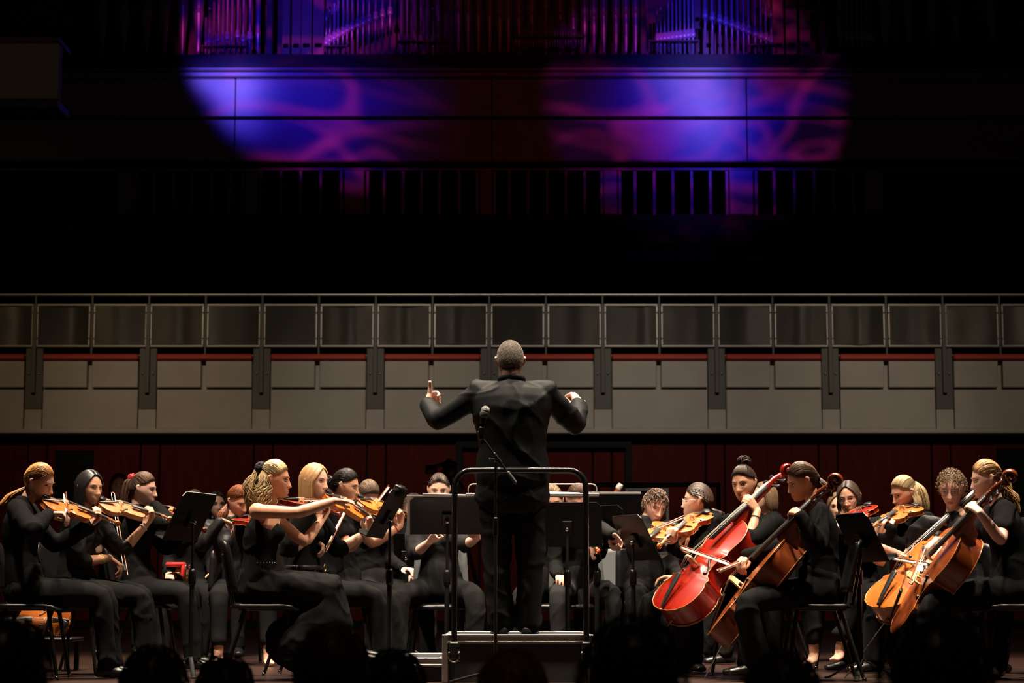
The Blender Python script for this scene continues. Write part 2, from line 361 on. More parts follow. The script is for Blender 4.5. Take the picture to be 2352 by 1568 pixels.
# ---- organ wall above
DO = 33.0
zo = lambda py: Z(py, DO)
def OX(px, py=250, D=DO): return P(px, py, D).x
ow = empty('wall_organ', (0, DO, zo(495)), 'tall wall below the organ washed by blue and violet projections', 'wall', kind='structure')
slab('lower_backing', -12, 12, DO+2.3, DO+2.5, 0, zo(385), M_dark, ow)
slab('lower_apron', -12, 12, DO+0.05, DO+0.5, zo(560), zo(492), M_cloth, ow)
for (pa, pb) in ((-200, 540), (540, 1130), (1130, 1715), (1715, 2560)):
    slab('wall_panel', OX(pa)+.008, OX(pb)-.008, DO, DO+.1, zo(267), zo(181), M_upper, ow, bev=.01)
    slab('wall_panel', OX(pa)+.008, OX(pb)-.008, DO, DO+.1, zo(369), zo(275), M_upper, ow, bev=.01)
slab('panel_backing', -12, 12, DO+.06, DO+.3, zo(372), zo(170), M_dark, ow)
slab('cornice', -12, 12, DO-.10, DO+.3, zo(179), zo(168), M_upper, ow, bev=.02)
slab('cornice_top', -12, 12, DO-.16, DO+.3, zo(166), zo(160), M_upper, ow, bev=.02)
slab('bottom_moulding', -12, 12, DO-.06, DO+.3, zo(374), zo(370), M_organwood, ow, bev=.01)
slab('window_head', -12, 12, DO-.02, DO+.25, zo(391), zo(386), M_upper, ow, bev=.01)
for (pa, pb) in ((562, 592), (791, 836), (1103, 1130), (1387, 1418), (1676, 1730), (1985, 2030), (270, 305)):
    slab('pillar', OX(pa, 430), OX(pb, 430), DO, DO+.3, zo(492), zo(386), M_upper, ow, bev=.01)
for grp in ((598, 645, 690, 736, 783), (844, 882, 926, 968, 1010, 1055, 1096), (1136, 1170, 1213, 1257, 1300, 1343, 1382), (1424, 1459, 1503, 1546, 1589, 1632, 1670), (1737, 1779, 1825, 1871, 1916, 1960), (310, 353, 397, 440, 484, 527, 556)):
    for px in grp: slab('mullion', OX(px-3, 430), OX(px+3, 430), DO+.02, DO+.16, zo(492), zo(391), M_upper, ow)
slab('organ_shelf', -12, 12, DO-.05, DO+2.2, zo(160), zo(126), mat('organ_shelf_paint', (0.035, 0.035, 0.045), .7, spec=.1), ow)
# ---- organ
DP = 33.7
org = empty('pipe_organ', P(1176, 124, DP), 'tall pipe organ with rows of metal and wooden pipes under violet light', 'pipe organ')
OZ0 = P(1176, 124, DP).z
s_p = 1/F_PX*(DP*math.cos(TILT)+9.3*math.sin(TILT))           # metres per pixel there
offo = Vector(org.location)
PIPE_CACHE = {}; M_boot = mat('boot_highlight_tin', (0.92, 0.92, 0.92), 0.22, metal=0.3)  # boot tin whitened: the bright highlights on reed boots are put into its colour
def zpix(py): return P(1176, py, DP).z
def pipe(px, foot_py, mouth_py, wpx, top_py, kind='flue', dy=0.0, m=None):
    m = m or M_pipe; z0 = max(zpix(foot_py), OZ0)-OZ0; zm = zpix(mouth_py)-OZ0; zt = zpix(top_py)-OZ0; r = wpx*s_p/2
    key = (kind, round(z0, 2), round(zm, 2), round(r, 3), round(zt, 2), m.name)
    if key not in PIPE_CACHE:
        b = LB()
        if kind == 'flue':
            b.lathe([(r*.28, z0), (r*.34, z0+.05), (r*.98, zm-.02), (r*1.04, zm), (r*.96, zm+.03), (r, zm+.10), (r, zt)], n=14)
            b.box((0, -r*.93, zm+.07), (r*1.1, r*.4, .012)); b.box((0, -r*.97, zm+.02), (r*1.2, r*.25, .02))
        elif kind == 'reed':
            q = r*1.9
            b.lathe([(r*.75, z0), (r*.75, zm-.05), (r*.7, zm+.12), (r*.9, zm+.6), (r*1.1, zt)], n=12)
            b.lathe([(q*.7, zm-.055), (q, zm-.03), (q*1.05, zm+.02), (q*.65, zm+.055), (q*.85, zm+.08), (q*.55, zm+.11)], n=12, mi=2)
        else:
            b.box((0, 0, (zm+zt)/2), (2*r, 2*r, zt-zm), bev=.008); b.lathe([(r*.3, z0), (r*.3, zm)], n=8)
            b.box((0, -r-.004, zm+.17), (1.3*r, .02, .07), mi=1)
        PIPE_CACHE[key] = b.mesh('pipe', [m, M_dark, M_boot], smooth=(kind != 'wood'))
    x = (px-1176)*s_p
    return put('pipe', PIPE_CACHE[key], org, Matrix.Translation((x-offo.x, dy, 0)))
TOP = -330
for i, px in enumerate((225, 275, 327, 370, 413)): pipe(px, 124, 22-4*i, 27, TOP, dy=.25)
pipe(455, 124, 33, 24, TOP)
for i, px in enumerate((472, 480, 490, 501, 511, 521, 532, 545)): pipe(px, 124, 96-2*i, 6, 40-18*i if i < 5 else TOP, 'reed' if i % 2 else 'flue')
pipe(558, 124, 92, 6, TOP, 'reed'); pipe(573, 124, 86, 8, TOP, 'reed'); pipe(592, 124, 78, 12, TOP)
for px, w_ in ((649, 18), (673, 22), (697, 24), (725, 26), (757, 30), (793, 30)): pipe(px, 124, 110, w_, TOP+px % 70, 'wood', .55, M_pipewood)
for i, px in enumerate((749, 757, 767, 776, 787, 797, 808, 821, 834, 847, 862, 878, 895)): pipe(px, 124, 98-i*5.8, 6.5, 55-24*i, 'reed')
for i, px in enumerate((921, 934, 950, 966, 981, 994, 1007)): pipe(px, 124, 92, 6.5, -120+28*i, 'reed' if i % 2 else 'flue', 0.05)
for px in (925, 952, 978, 1003): pipe(px, 124, 60, 12, TOP, 'flue', .5)
for i, px in enumerate((1053, 1075, 1099, 1125, 1148, 1168)): pipe(px, 124, 33+i*2, 19, TOP)
for i, px in enumerate((1192, 1222, 1255, 1288, 1318)): pipe(px, 124, 20-abs(i-2)*-6, 25, TOP, dy=.35)
for i in range(26):
    px = 1184+i*6; h = 1-abs(i-12.5)/13; pipe(px, 118, 97, 4.6, 92-58*h, 'flue', -.25)
for i, px in enumerate((1343, 1364, 1387, 1415, 1438, 1460)): pipe(px, 124, 43-i*2, 19, TOP)
for px in (1484, 1608): pipe(px, 124, 50, 16, TOP, 'wood', .5, M_pipewood)
for i, px in enumerate((1510, 1518, 1527, 1536, 1545, 1554, 1563, 1573, 1582, 1592)): pipe(px, 124, 90-i*1.2, 6.5, 40-14*i, 'reed')
for i, px in enumerate((1620, 1637, 1654, 1668, 1682, 1695, 1708, 1720, 1735, 1748, 1760, 1772)): pipe(px, 124, 36+i*5.2, 7, TOP+i*34, 'reed')
for px, w_ in ((1632, 24), (1660, 24), (1690, 24), (1768, 24), (1797, 26), (1828, 26), (1860, 24)): pipe(px, 124, 108, w_, TOP+px % 50, 'wood', .6, M_pipewood)
pipe(1932, 124, 70, 17, TOP)
for i, px in enumerate((1947, 1959, 1970, 1981, 1992, 2003)): pipe(px, 124, 82+i, 7, -160+30*i, 'reed')
for px in (2042, 2096, 2150, 2204, 2290): pipe(px, 124, 25, 27, TOP, dy=.25)
# racks that hold the small pipes
def rack(pa, pb, py, dy=-.08):
    b = LB(); xa, xb = (pa-1176)*s_p-offo.x, (pb-1176)*s_p-offo.x; z = zpix(py)-OZ0
    b.box(((xa+xb)/2, dy, z), (xb-xa, .12, .03), bev=.006)
    for q in range(int((pb-pa)/22)+1):
        x = xa+.02+(xb-xa-.04)*q/max(1, int((pb-pa)/22)); b.box((x, dy, z/2), (.025, .06, z), bev=.004)
    o = b.build('pipe_rack', M_organwood, org, smooth=False)
rack(464, 570, 110); rack(745, 800, 110); rack(912, 1030, 99); rack(1174, 1342, 98, -.36); rack(1488, 1606, 98); rack(1718, 1784, 107)
for pa in (618, 1036, 1478, 1893, 2062):
    cs = LB(); cs.box(((pa-1176)*s_p-offo.x, .1, 1.4), (.10, .2, 2.8), bev=.01); cs.build('case_post', M_organwood, org, smooth=False)
cs = LB(); cs.box(((1893-1176)*s_p-offo.x, -.03, zpix(27)-OZ0), (.55, .06, .04)); cs.build('case_bar', M_organwood, org, smooth=False)
bk = LB(); bk.box((-offo.x, 1.0, 2.0), (23.6, .1, 4.2)); bk.build('case_back', M_organwood, org, smooth=False)
o = slab('wall_upper_back', -12, 12, 35.9, 36.1, 0, 14, M_dark); tag(o, 'unlit back wall above and behind the organ', 'wall', kind='structure')
# pale side box at the upper left
a, b_ = P(-60, 226, 27.5), P(137, 99, 27.5)
sb = empty('side_balcony', (a.x, 27.5, a.z), 'dim beige side balcony front in the upper left corner', 'balcony', kind='structure')
slab('front_panel', a.x-1.0, b_.x, 27.5, 27.7, a.z, b_.z, M_fascia, sb, bev=.01); slab('panel_cap', a.x-1.0, b_.x, 27.45, 28.2, b_.z+.02, b_.z+.08, M_organwood, sb)
slab('soffit_panel', a.x-1.0, b_.x, 27.52, 28.2, a.z-.12, a.z-.02, M_post, sb)
# ================================================================== PEOPLE: builder
UP = Vector((0, 0, 1))
def skin(name, c, r=0.5): return mat('skin_'+name, c, r, spec=0.35, var=0.10, vscale=25)
SK_F = skin('fair', (0.60, 0.34, 0.235)); SK_T = skin('tan', (0.55, 0.275, 0.165)); SK_P = skin('pink', (0.64, 0.38, 0.29)); SK_O = skin('olive', (0.52, 0.27, 0.165)); SK_D = skin('deep', (0.28, 0.13, 0.08))
M_lip = mat('lip', (0.42, 0.11, 0.085), 0.4); M_white = mat('eye_white', (0.55, 0.50, 0.46), 0.3); M_iris = mat('iris', (0.02, 0.013, 0.010), 0.2)
M_black = mat('black_cotton', (0.0105, 0.0105, 0.0107), 0.9, spec=0.0)
M_black2 = mat('black_trouser', (0.0125, 0.0125, 0.0128), 0.9, spec=0.0)
M_satin = mat('black_satin', (0.012, 0.012, 0.012), 0.42, spec=0.12, bump=0.25, bscale=30)
M_grey = mat('charcoal_cloth', (0.020, 0.020, 0.021), 0.9, spec=0.0)
M_suit = mat('black_wool_suit', (0.0085, 0.0094, 0.0102), 0.55, spec=0.05)
M_shoe = mat('black_leather', (0.010, 0.010, 0.010), 0.35)
def hairm(name, c, r=0.42): return mat('hair_'+name, c, r, spec=0.22, island=0.26)
H_STRAW = hairm('strawberry', (0.32, 0.145, 0.05)); H_BLACK = hairm('black', (0.012, 0.011, 0.011), 0.35); H_BLOND = hairm('blond', (0.36, 0.26, 0.135)); H_GOLD = hairm('golden', (0.28, 0.155, 0.07))
H_AUB = hairm('auburn', (0.17, 0.055, 0.022)); H_BROWN = hairm('brown', (0.075, 0.042, 0.026)); H_DK = hairm('dark_brown', (0.032, 0.020, 0.015)); H_GREY = hairm('greying', (0.105, 0.086, 0.067), 0.6); H_ASH = hairm('ash', (0.13, 0.09, 0.06)); H_DBLOND = hairm('dark_blond', (0.14, 0.09, 0.05))
def sstep(a, b, x):
    t = max(0.0, min(1.0, (x-a)/(b-a))); return t*t*(3-2*t)
def head_pt(d):
    dx, dy, dz = d; lo = sstep(0.0, 1.0, -dz); k = 1-0.30*lo
    x = 0.0745*dx*k
    y = (0.090 if dy > 0 else 0.098)*dy
    if dy < 0: y *= 1-0.42*lo
    y += 0.046*lo**1.3
    return Vector((x, y, 0.113*dz))
def hairline(d):
    az = math.degrees(math.atan2(abs(d[0]), d[1]))
    for (a0, l0), (a1, l1) in zip(((0, .60), (35, .52), (62, .30), (82, .22), (100, -.05), (125, -.42), (180, -.50)), ((35, .52), (62, .30), (82, .22), (100, -.05), (125, -.42), (180, -.50), (181, -.5))):
        if a0 <= az <= a1: return l0+(l1-l0)*(az-a0)/(a1-a0)
    return -.5
def sphere_dirs(nu, nv):
    out = []
    for i in range(nv+1):
        th = math.pi*i/nv
        for j in range(nu): ph = 2*math.pi*j/nu; out.append((math.sin(th)*math.cos(ph), math.sin(th)*math.sin(ph), math.cos(th)))
    fs = [(i*nu+j, (i+1)*nu+j, (i+1)*nu+(j+1) % nu, i*nu+(j+1) % nu) for i in range(nv) for j in range(nu)]
    return out, fs
DIRS, DFACES = sphere_dirs(28, 20)
def nrm(d): d = Vector(d); return d.normalized()
def slerp(a, b, t):
    a = nrm(a); b = nrm(b); c = max(-1, min(1, a.dot(b))); w_ = math.acos(c)
    if w_ < 1e-4: return a
    return (a*math.sin((1-t)*w_)+b*math.sin(t*w_))/math.sin(w_)
def surf(d, f=1.0): return head_pt(nrm(d))*f
PENDING = []
def remesh_obj(mb, name, mats, parent, voxel, smooth, post=None, off=None):
    o = mb.build(name, mats, parent, off=off)
    r = o.modifiers.new('r', 'REMESH'); r.mode = 'VOXEL'; r.voxel_size = voxel; r.use_smooth_shade = True
    s = o.modifiers.new('s', 'SMOOTH'); s.factor = 0.5; s.iterations = smooth
    PENDING.append((o, mats if isinstance(mats, (list, tuple)) else [mats], post)); return o
def finish_people():
    bpy.context.view_layer.update(); dg = bpy.context.evaluated_depsgraph_get()
    for o, mats, post in PENDING:
        me = bpy.data.meshes.new_from_object(o.evaluated_get(dg)); me.name = o.name
        o.modifiers.clear(); o.data = me; me.materials.clear()
        for m in mats: me.materials.append(m)
        n = len(me.polygons); me.polygons.foreach_set('use_smooth', [True]*n); me.polygons.foreach_set('material_index', [0]*n)
        if post: post(o, me)
        me.update()
        dm = o.modifiers.new('d', 'DECIMATE'); dm.ratio = .5
    PENDING.clear()
def verts_np(me):
    a = np.empty(len(me.vertices)*3, dtype=np.float32); me.vertices.foreach_get('co', a); return a.reshape(-1, 3).astype(np.float64)
def G(x): return np.exp(-x*x)
def face_post(Mh, off, sc, male, eyes):
    """sculpt the face in head space: sockets, brow, nose, lips, chin"""
    Mi = np.array((Matrix.Translation(-off) @ Mh).inverted()); Mf = np.array(Matrix.Translation(-off) @ Mh)
    def run(o, me):
        v = verts_np(me); h = np.c_[v, np.ones(len(v))] @ Mi.T; p = h[:, :3]/sc
        x, y, z = p[:, 0], p[:, 1], p[:, 2]; front = (y > 0.035) & (np.abs(x) < .08) & (z > -.14) & (z < .12)
        ax = np.abs(x)
        t = np.clip((0.016-z)/0.050, 0, 1); nh = np.where(z < 0.018, 0.003+0.0205*t**1.25, 0); nh = nh*np.clip((z+0.047)/0.010, 0, 1)
        nw = 0.0075+0.0075*t
        d = nh*G(x/nw)+0.004*G((ax-.012)/.006)*G((z+.036)/.006)
        d -= 0.0115*G((ax-.031)/.016)*G((z-.004)/.0105)
        d += 0.0045*G((ax-.028)/.022)*G((z-.024)/.008)
        d += 0.0058*G(x/.019)*(G((z+.0605)/.0045)+1.05*G((z+.0715)/.0050)); d -= 0.0035*G(x/.022)*G((z+.066)/.0028)
        d -= 0.003*G(x/.02)*G((z+.084)/.006); d += 0.0065*G(x/.017)*G((z+.099)/.012); d += 0.004*G((ax-.042)/.018)*G((z+.022)/.018)
        if male: d += 0.003*G((ax-.03)/.02)*G((z-.022)/.006)+.004*G(x/.02)*G((z+.1)/.012)
        y2 = np.where(front, y+d, y); p2 = np.c_[x, y2, z]*sc
        w_ = np.c_[p2, np.ones(len(p2))] @ Mf.T; me.vertices.foreach_set('co', w_[:, :3].astype(np.float32).ravel())
        n = len(me.polygons); c = np.empty(n*3, dtype=np.float32); me.polygons.foreach_get('center', c)
        mi = np.zeros(n, dtype=np.int32)
        lv = np.zeros(len(v), dtype=bool); lv[:] = front & (ax < .0235-.9*np.abs(z+.066)) & (np.abs(z+.066) < .0098)
        for pl in me.polygons:
            if all(lv[k] for k in pl.vertices): mi[pl.index] = 1
        me.polygons.foreach_set('material_index', mi)
        fx = front & (y2 > .03)
        for e, ex, ez, dep in eyes:
            q = fx & (np.abs(x-ex) < .007) & (np.abs(z-ez) < .007)
            ys = y2[q].max() if q.any() else .08
            e.matrix_local = Matrix.Translation(-off) @ Mh @ Matrix.Translation((ex*sc, (ys+dep)*sc, ez*sc)) @ Matrix.Rotation(-.35*(1 if ex > 0 else -1), 4, 'Z') @ Matrix.Scale(sc, 4)
    return run
def cloth_post(seed, amp=0.004, freq=26.0, ax=(1, 1, .45)):
    rg = np.random.RandomState(seed)
    W = rg.normal(size=(5, 3)); W /= np.linalg.norm(W, axis=1)[:, None]; W *= freq*np.array([.6, .8, 1.1, 1.5, 1.9])[:, None]; W *= np.array(ax); ph = rg.uniform(0, 6.28, 5); Wq = rg.normal(size=(5, 3))*6
    def run(o, me):
        v = verts_np(me); nn = np.empty(len(v)*3, dtype=np.float32); me.vertices.foreach_get('normal', nn) if False else None
        me.update(); nn = np.array([0.0]*(len(v)*3), dtype=np.float32); me.vertex_normals.foreach_get('vector', nn); nn = nn.reshape(-1, 3)
        s = np.zeros(len(v))
        for k in range(5):
            warp = 1.6*np.sin(v @ Wq[k]+ph[-k])+.7*np.sin(v @ (Wq[(k+2) % 5]*1.7)+ph[k])
            ridge = 1-np.abs(np.sin(.5*(v @ W[k])+ph[k]+warp)); mask = (.5+.5*np.sin(v @ (Wq[(k+1) % 5]*1.1)+ph[(k+3) % 5]))**1.5
            s += 2.2*ridge**4*mask*(1.0, .9, .8, .7, .6)[k]
        me.vertices.foreach_set('co', (v+nn*(s*amp*.45)[:, None]).astype(np.float32).ravel())
    return run
EYE_ME = {}
def eye_mesh():
    if 'e' not in EYE_ME:
        b = LB(); b.ball((0, 0, 0), (.0135, .006, .0052), nu=14, nv=8, mi=0); b.ball((0, .0022, .0004), (.0056, .0052, .0052), nu=10, nv=6, mi=1)
        b.tube([(-.0145, .002, .001), (-.006, .0058, .0058), (.004, .006, .0062), (.0145, .002, .002)], [.0008, .0017, .0017, .0010], n=5, mi=1)
        EYE_ME['e'] = b.mesh('eye', [M_white, M_iris])
    return EYE_ME['e']
def brow_mesh(m):
    if m.name not in EYE_ME:
        b = LB(); b.tube([(-.017, -.003, -.003), (-.006, .0015, .001), (.006, .0015, .002), (.018, -.003, -.002)], [(.0012, .001), (.0030, .0016), (.0030, .0016), (.0014, .001)], n=6)
        EYE_ME[m.name] = b.mesh('eyebrow', m)
    return EYE_ME[m.name]
# curl angles per finger (mcp, pip, dip) and thumb track
HANDS = {'relax': ([(25, 30, 18), (28, 34, 20), (32, 36, 20), (36, 38, 22)], 'open'),
         'bow': ([(48, 40, 20), (55, 45, 25), (58, 45, 25), (52, 38, 20)], 'opp'),
         'neck': ([(48, 62, 40), (52, 66, 42), (55, 66, 42), (50, 60, 40)], 'opp'),
         'cello': ([(42, 52, 36), (46, 56, 40), (46, 56, 40), (40, 48, 36)], 'opp'),
         'flat': ([(10, 14, 8), (12, 14, 8), (14, 16, 8), (18, 18, 10)], 'open'),
         'thumbup': ([(72, 80, 45), (70, 82, 45), (62, 78, 45), (40, 55, 30)], 'up'),
         'fist': ([(70, 85, 50), (75, 88, 50), (78, 88, 50), (80, 88, 50)], 'opp'),
         'droop': ([(50, 22, 12), (56, 24, 14), (60, 26, 14), (62, 26, 14)], 'open')}
def hand(b, wrist, d, dorsal, right, pose, sc=1.0):
    x = d.normalized(); z = Vector(dorsal); z = z-x*z.dot(x)
    if z.length < 1e-3: z = x.orthogonal()
    z.normalize(); y = z.cross(x)*(1 if right else -1)
    T = lambda p: wrist+(x*p[0]+y*p[1]+z*p[2])*sc
    fl, th = HANDS[pose]
    kn = [(.086, .029, 0), (.090, .0095, .003), (.086, -.0095, .001), (.077, -.027, -.003)]
    ln = [(.043, .026, .021), (.047, .030, .022), (.044, .028, .022), (.034, .021, .019)]
    for i in range(4):
        b.tube([T((-.012, kn[i][1]*.42, 0)), T((.03, kn[i][1]*.62, .002)), T(kn[i])], [.0150*sc, .0142*sc, .0115*sc], n=8)
        a = 0; p = Vector(kn[i]); pts = [T(p)]; sp = (.10, .03, -.04, -.12)[i]
        for q in range(3):
            a += math.radians(fl[i][q]); p = p+Vector((math.cos(a), sp*math.cos(a), -math.sin(a)))*ln[i][q]; pts.append(T(p))
        r = (1, 1.02, .98, .86)[i]*sc; b.tube(pts, [.0104*r, .0096*r, .0090*r, .0078*r], n=8)
    b.ball(T((.046, 0, -.005)), (.001, .001, .001)); b.tube([T((.012, 0, -.002)), T((.075, 0, -.004))], [(.013*sc, .030*sc), (.012*sc, .036*sc)], n=10, ref=z)
    if th == 'opp': tp = [(.006, .018, -.006), (.036, .036, -.026), (.066, .034, -.040), (.088, .022, -.046)]
    elif th == 'up': tp = [(.006, .018, -.002), (.034, .044, -.006), (.046, .078, -.004), (.050, .108, 0)]
    else: tp = [(.006, .018, -.004), (.034, .040, -.014), (.062, .052, -.022), (.088, .056, -.030)]
    b.tube([T(p) for p in tp], [.0155*sc, .0145*sc, .0118*sc, .0095*sc], n=8)
def ik(sh, wr, l1, l2, hint):
    d = wr-sh; L = d.length; u = d.normalized()
    if L > (l1+l2)*.985: k = L/((l1+l2)*.985); l1 *= k; l2 *= k
    if L < abs(l1-l2)*1.1: L = abs(l1-l2)*1.1
    a = (l1*l1-l2*l2+L*L)/(2*L); h = math.sqrt(max(0, l1*l1-a*a)); v = hint-sh; v = v-u*v.dot(u)
    if v.length < 1e-4: v = Vector((0, 0, -1))
    return sh+u*a+v.normalized()*h
def arm_pts(sh, el, wr, k=2):
    """shoulder-elbow-wrist polyline with a soft bend"""
    a = el+(sh-el).normalized()*.045; c = el+(wr-el).normalized()*.045
    return [sh, sh.lerp(el, .35), a, el.lerp((a+c)/2, .35), c, el.lerp(wr, .5), wr]
def lock(b, pts, r0, rng, n=3, flat=.6, jit=.0005, ref=None):
    k = len(pts); rr = []
    for i in range(k):
        t = i/(k-1); q = r0*(.30+1.1*math.sin(math.pi*min(1, t*.88+.06))); q = q*(1 if t < .9 else .6); rr.append((q, q*flat))
    b.tube([p+Vector((rng.uniform(-jit, jit), rng.uniform(-jit, jit), rng.uniform(-jit, jit))) for p in pts], rr, n=n, ref=ref, cap=False)
def make_hair(Mh, sc, style, rng, tail=None, tie=(0, -1, .05), vol=1.0, wavy=0.0, length=.3, part=0.0, res=1.0, N_=None):
    """hair in world space, as separate locks over a close cap.  style: tied, loose, half, short, curly, bun"""
    b = MB(); W = lambda p: Mh @ (Vector(p)*sc)
    f0 = 1.0+.055*vol
    if True:
        vs = []
        for d in DIRS:
            hl = hairline(d); k = sstep(hl-.08, hl+.16, d[2]); vs.append(W(head_pt(d)*(0.90+(f0-.022-.90)*k)))
        b.add(vs, DFACES)
    line = []
    for i in range(int(165*res)):
        az = -math.pi+2*math.pi*(i+rng.random()*.6)/int(165*res); dd = (math.sin(az), math.cos(az)); hl = hairline((dd[0], dd[1], 0))+.02
        c = math.sqrt(max(0, 1-hl*hl)); line.append(Vector((dd[0]*c, dd[1]*c, hl)))
    if style in ('tied', 'bun', 'half'):
        T = nrm(tie)
        for s0 in line:
            if style == 'half' and s0.z < .12: continue
            pts = []
            e0 = rng.uniform(-.003, .007)
            for i in range(11):
                t = i/10; d = slerp(s0, T, t); lift = .03*math.sin(math.pi*t)*(1 if s0.y > .2 else .3)
                pts.append(W(surf(d, f0+(.017 if t > .06 else -.005)+lift*vol*.5+e0)))
            lock(b, pts, .0040*sc, rng)
        for i in range(int(110*res)):                                   # crown fill
            s0 = nrm((rng.uniform(-.6, .6), rng.uniform(-.1, .75), .8)); e0 = rng.uniform(.016, .024); pts = [W(surf(slerp(s0, T, j/9), f0+(e0 if 0 < j else -.02)+.012*vol*math.sin(3.14*j/9))) for j in range(10)]; lock(b, pts, .0038*sc, rng)
    if style in ('tied', 'half') and tail:
        root = W(surf(T, f0+.04)); tp = [Vector(p) for p in tail]
        for i in range(int(130*res)):
            an = rng.uniform(0, 6.28); rad = rng.uniform(.1, 1)**.5; wx = rng.uniform(0, 6.28); pts = []; k = 18 if wavy else 9
            for j in range(k):
                t = j/(k-1); q = t*(len(tp)); i0 = min(int(q), len(tp)-1); seq = [root]+tp; p = seq[i0].lerp(seq[i0+1], q-i0)
                spr = (.010+.034*math.sin(math.pi*min(1, t*.8+.08)))*vol*rad
                wv = wavy*.012*math.sin(t*17+wx)
                pts.append(p+Vector((math.cos(an)*spr+wv, math.sin(an)*spr, wavy*.008*math.cos(t*15+wx))))
            lock(b, pts, .0028*sc, rng)
    if style == 'half':                                                # loose lower hair under the clip
        for i in range(int(180*res)):
            az = math.radians(rng.uniform(95, 265)); s0 = nrm((math.sin(az), math.cos(az), rng.uniform(-.3, .35))); wx = rng.uniform(0, 6.28)
            p0 = W(surf(s0, f0+.02)); p1 = W(surf((s0.x, s0.y, -.35), f0+.07)); pts = [p0, p0.lerp(p1, .5)]; L = length*rng.uniform(.7, 1.05); kk_ = 16 if wavy else 7
            for j in range(kk_):
                t = j/(kk_-1); o2 = Mh.to_3x3() @ Vector((s0.x, s0.y, 0))*(.012+.018*math.sin(3.1*t)); pts.append(p1+o2+Vector((wavy*.014*math.sin(t*14+wx), wavy*.014*math.cos(t*13+wx), -L*t)))
            lock(b, pts, .0030*sc, rng)
    if style == 'loose':
        for sd in (-1, 1):
            for i in range(int(125*res)):
                t0 = (i+rng.random())/int(125*res); s0 = nrm((part+sd*.02, .62-1.35*t0, .78-.25*t0*t0)); az = math.radians(66+100*t0+rng.uniform(-6, 6))
                lowd = nrm((sd*math.sin(az), math.cos(az), -.05)); pts = []; wx = rng.uniform(0, 6.28)
                e0 = rng.uniform(-.003, .010)
                for j in range(11): pts.append(W(surf(slerp(s0, lowd, j/10), f0+(.012 if j else -.005)+.03*vol*math.sin(1.57*j/10)+e0)))
                e = pts[-1]; out = Mh.to_3x3() @ Vector((lowd.x, lowd.y, 0)); L = length*rng.uniform(.75, 1.05)*(1 if t0 > .12 else .85)
                for j in range(1, 6):
                    t = j/5; pts.append(e+out*(.010*math.sin(2.2*t)-.015*t)+Vector((wavy*.012*math.sin(t*13+wx), 0, -L*t)))
                lock(b, pts, .0044*sc, rng)
    if style in ('short', 'curly'):
        n = int(((1500 if length <= .03 else 800) if style == 'short' else 520)*res)
        for i in range(n):
            zz = 1-2*(i+.5)/n; ph = i*2.39996; rr = math.sqrt(1-zz*zz); d = Vector((rr*math.cos(ph), rr*math.sin(ph), zz))
            if zz < hairline(d)+.02: continue
            tg = nrm(Vector((rng.uniform(-.25, .25), -.25+rng.uniform(-.25, .25)+(0.5 if length > .03 else 0), -.55 if length <= .03 else -.2))-d*.2); tg = (tg-d*tg.dot(d)).normalized()
            p0 = surf(d, f0-.01); L = length*rng.uniform(.7, 1.3); pts = []
            if style == 'short':
                for j in range(4): t = j/3; pts.append(W(p0+tg*(L*t)+Vector(d)*(.002+(.005*math.sin(3.1*t)*vol)*(length/.03))))
                lock(b, pts, (.0014 if length <= .012 else .0024 if length <= .03 else .0036)*sc, rng, n=3)
            else:
                wx = rng.uniform(0, 6.28); bi = Vector(d).cross(tg)
                for j in range(9): t = j/8; pts.append(W(p0+Vector(d)*(.010+.026*t*vol)+tg*(.010*math.cos(t*9+wx)+L*.5*t)+bi*(.010*math.sin(t*9+wx))))
                lock(b, pts, .0026*sc, rng, n=3)
    if style == 'bun':
        c = Vector(surf(T, f0+.04))+Vector(T)*.022*vol
        for i in range(int(70*res)):
            ax = nrm((rng.gauss(0, 1), rng.gauss(0, 1), rng.gauss(0, 1))); u = ax.orthogonal().normalized(); v = ax.cross(u); R = rng.uniform(.022, .040)*vol; a0 = rng.uniform(0, 6.28)
            pts = [W(c+(u*math.cos(a0+t*.5)+v*math.sin(a0+t*.5))*R) for t in range(9)]; lock(b, pts, .0052*sc, rng)
    return b
def make_glasses(Mh, sc, parent, m):
    b = MB(); W = lambda p: Mh @ (Vector(p)*sc)
    for s in (-1, 1):
        pts = [W((s*.033+.022*math.cos(a), .103-abs(.022*math.cos(a)+s*.033-s*.02)*.16, -.001+.018*math.sin(a))) for a in [2*math.pi*i/16 for i in range(17)]]
        b.tube(pts, .0013*sc, n=5, cap=False)
        b.tube([W((s*.055, .096, .004)), W((s*.074, .04, .006)), W((s*.077, -.008, .004))], .0014*sc, n=5)
    b.tube([W((-.011, .104, .002)), W((0, .106, .005)), W((.011, .104, .002))], .0013*sc, n=5)
    return b.build('glasses', m, parent)
SEED = [100]
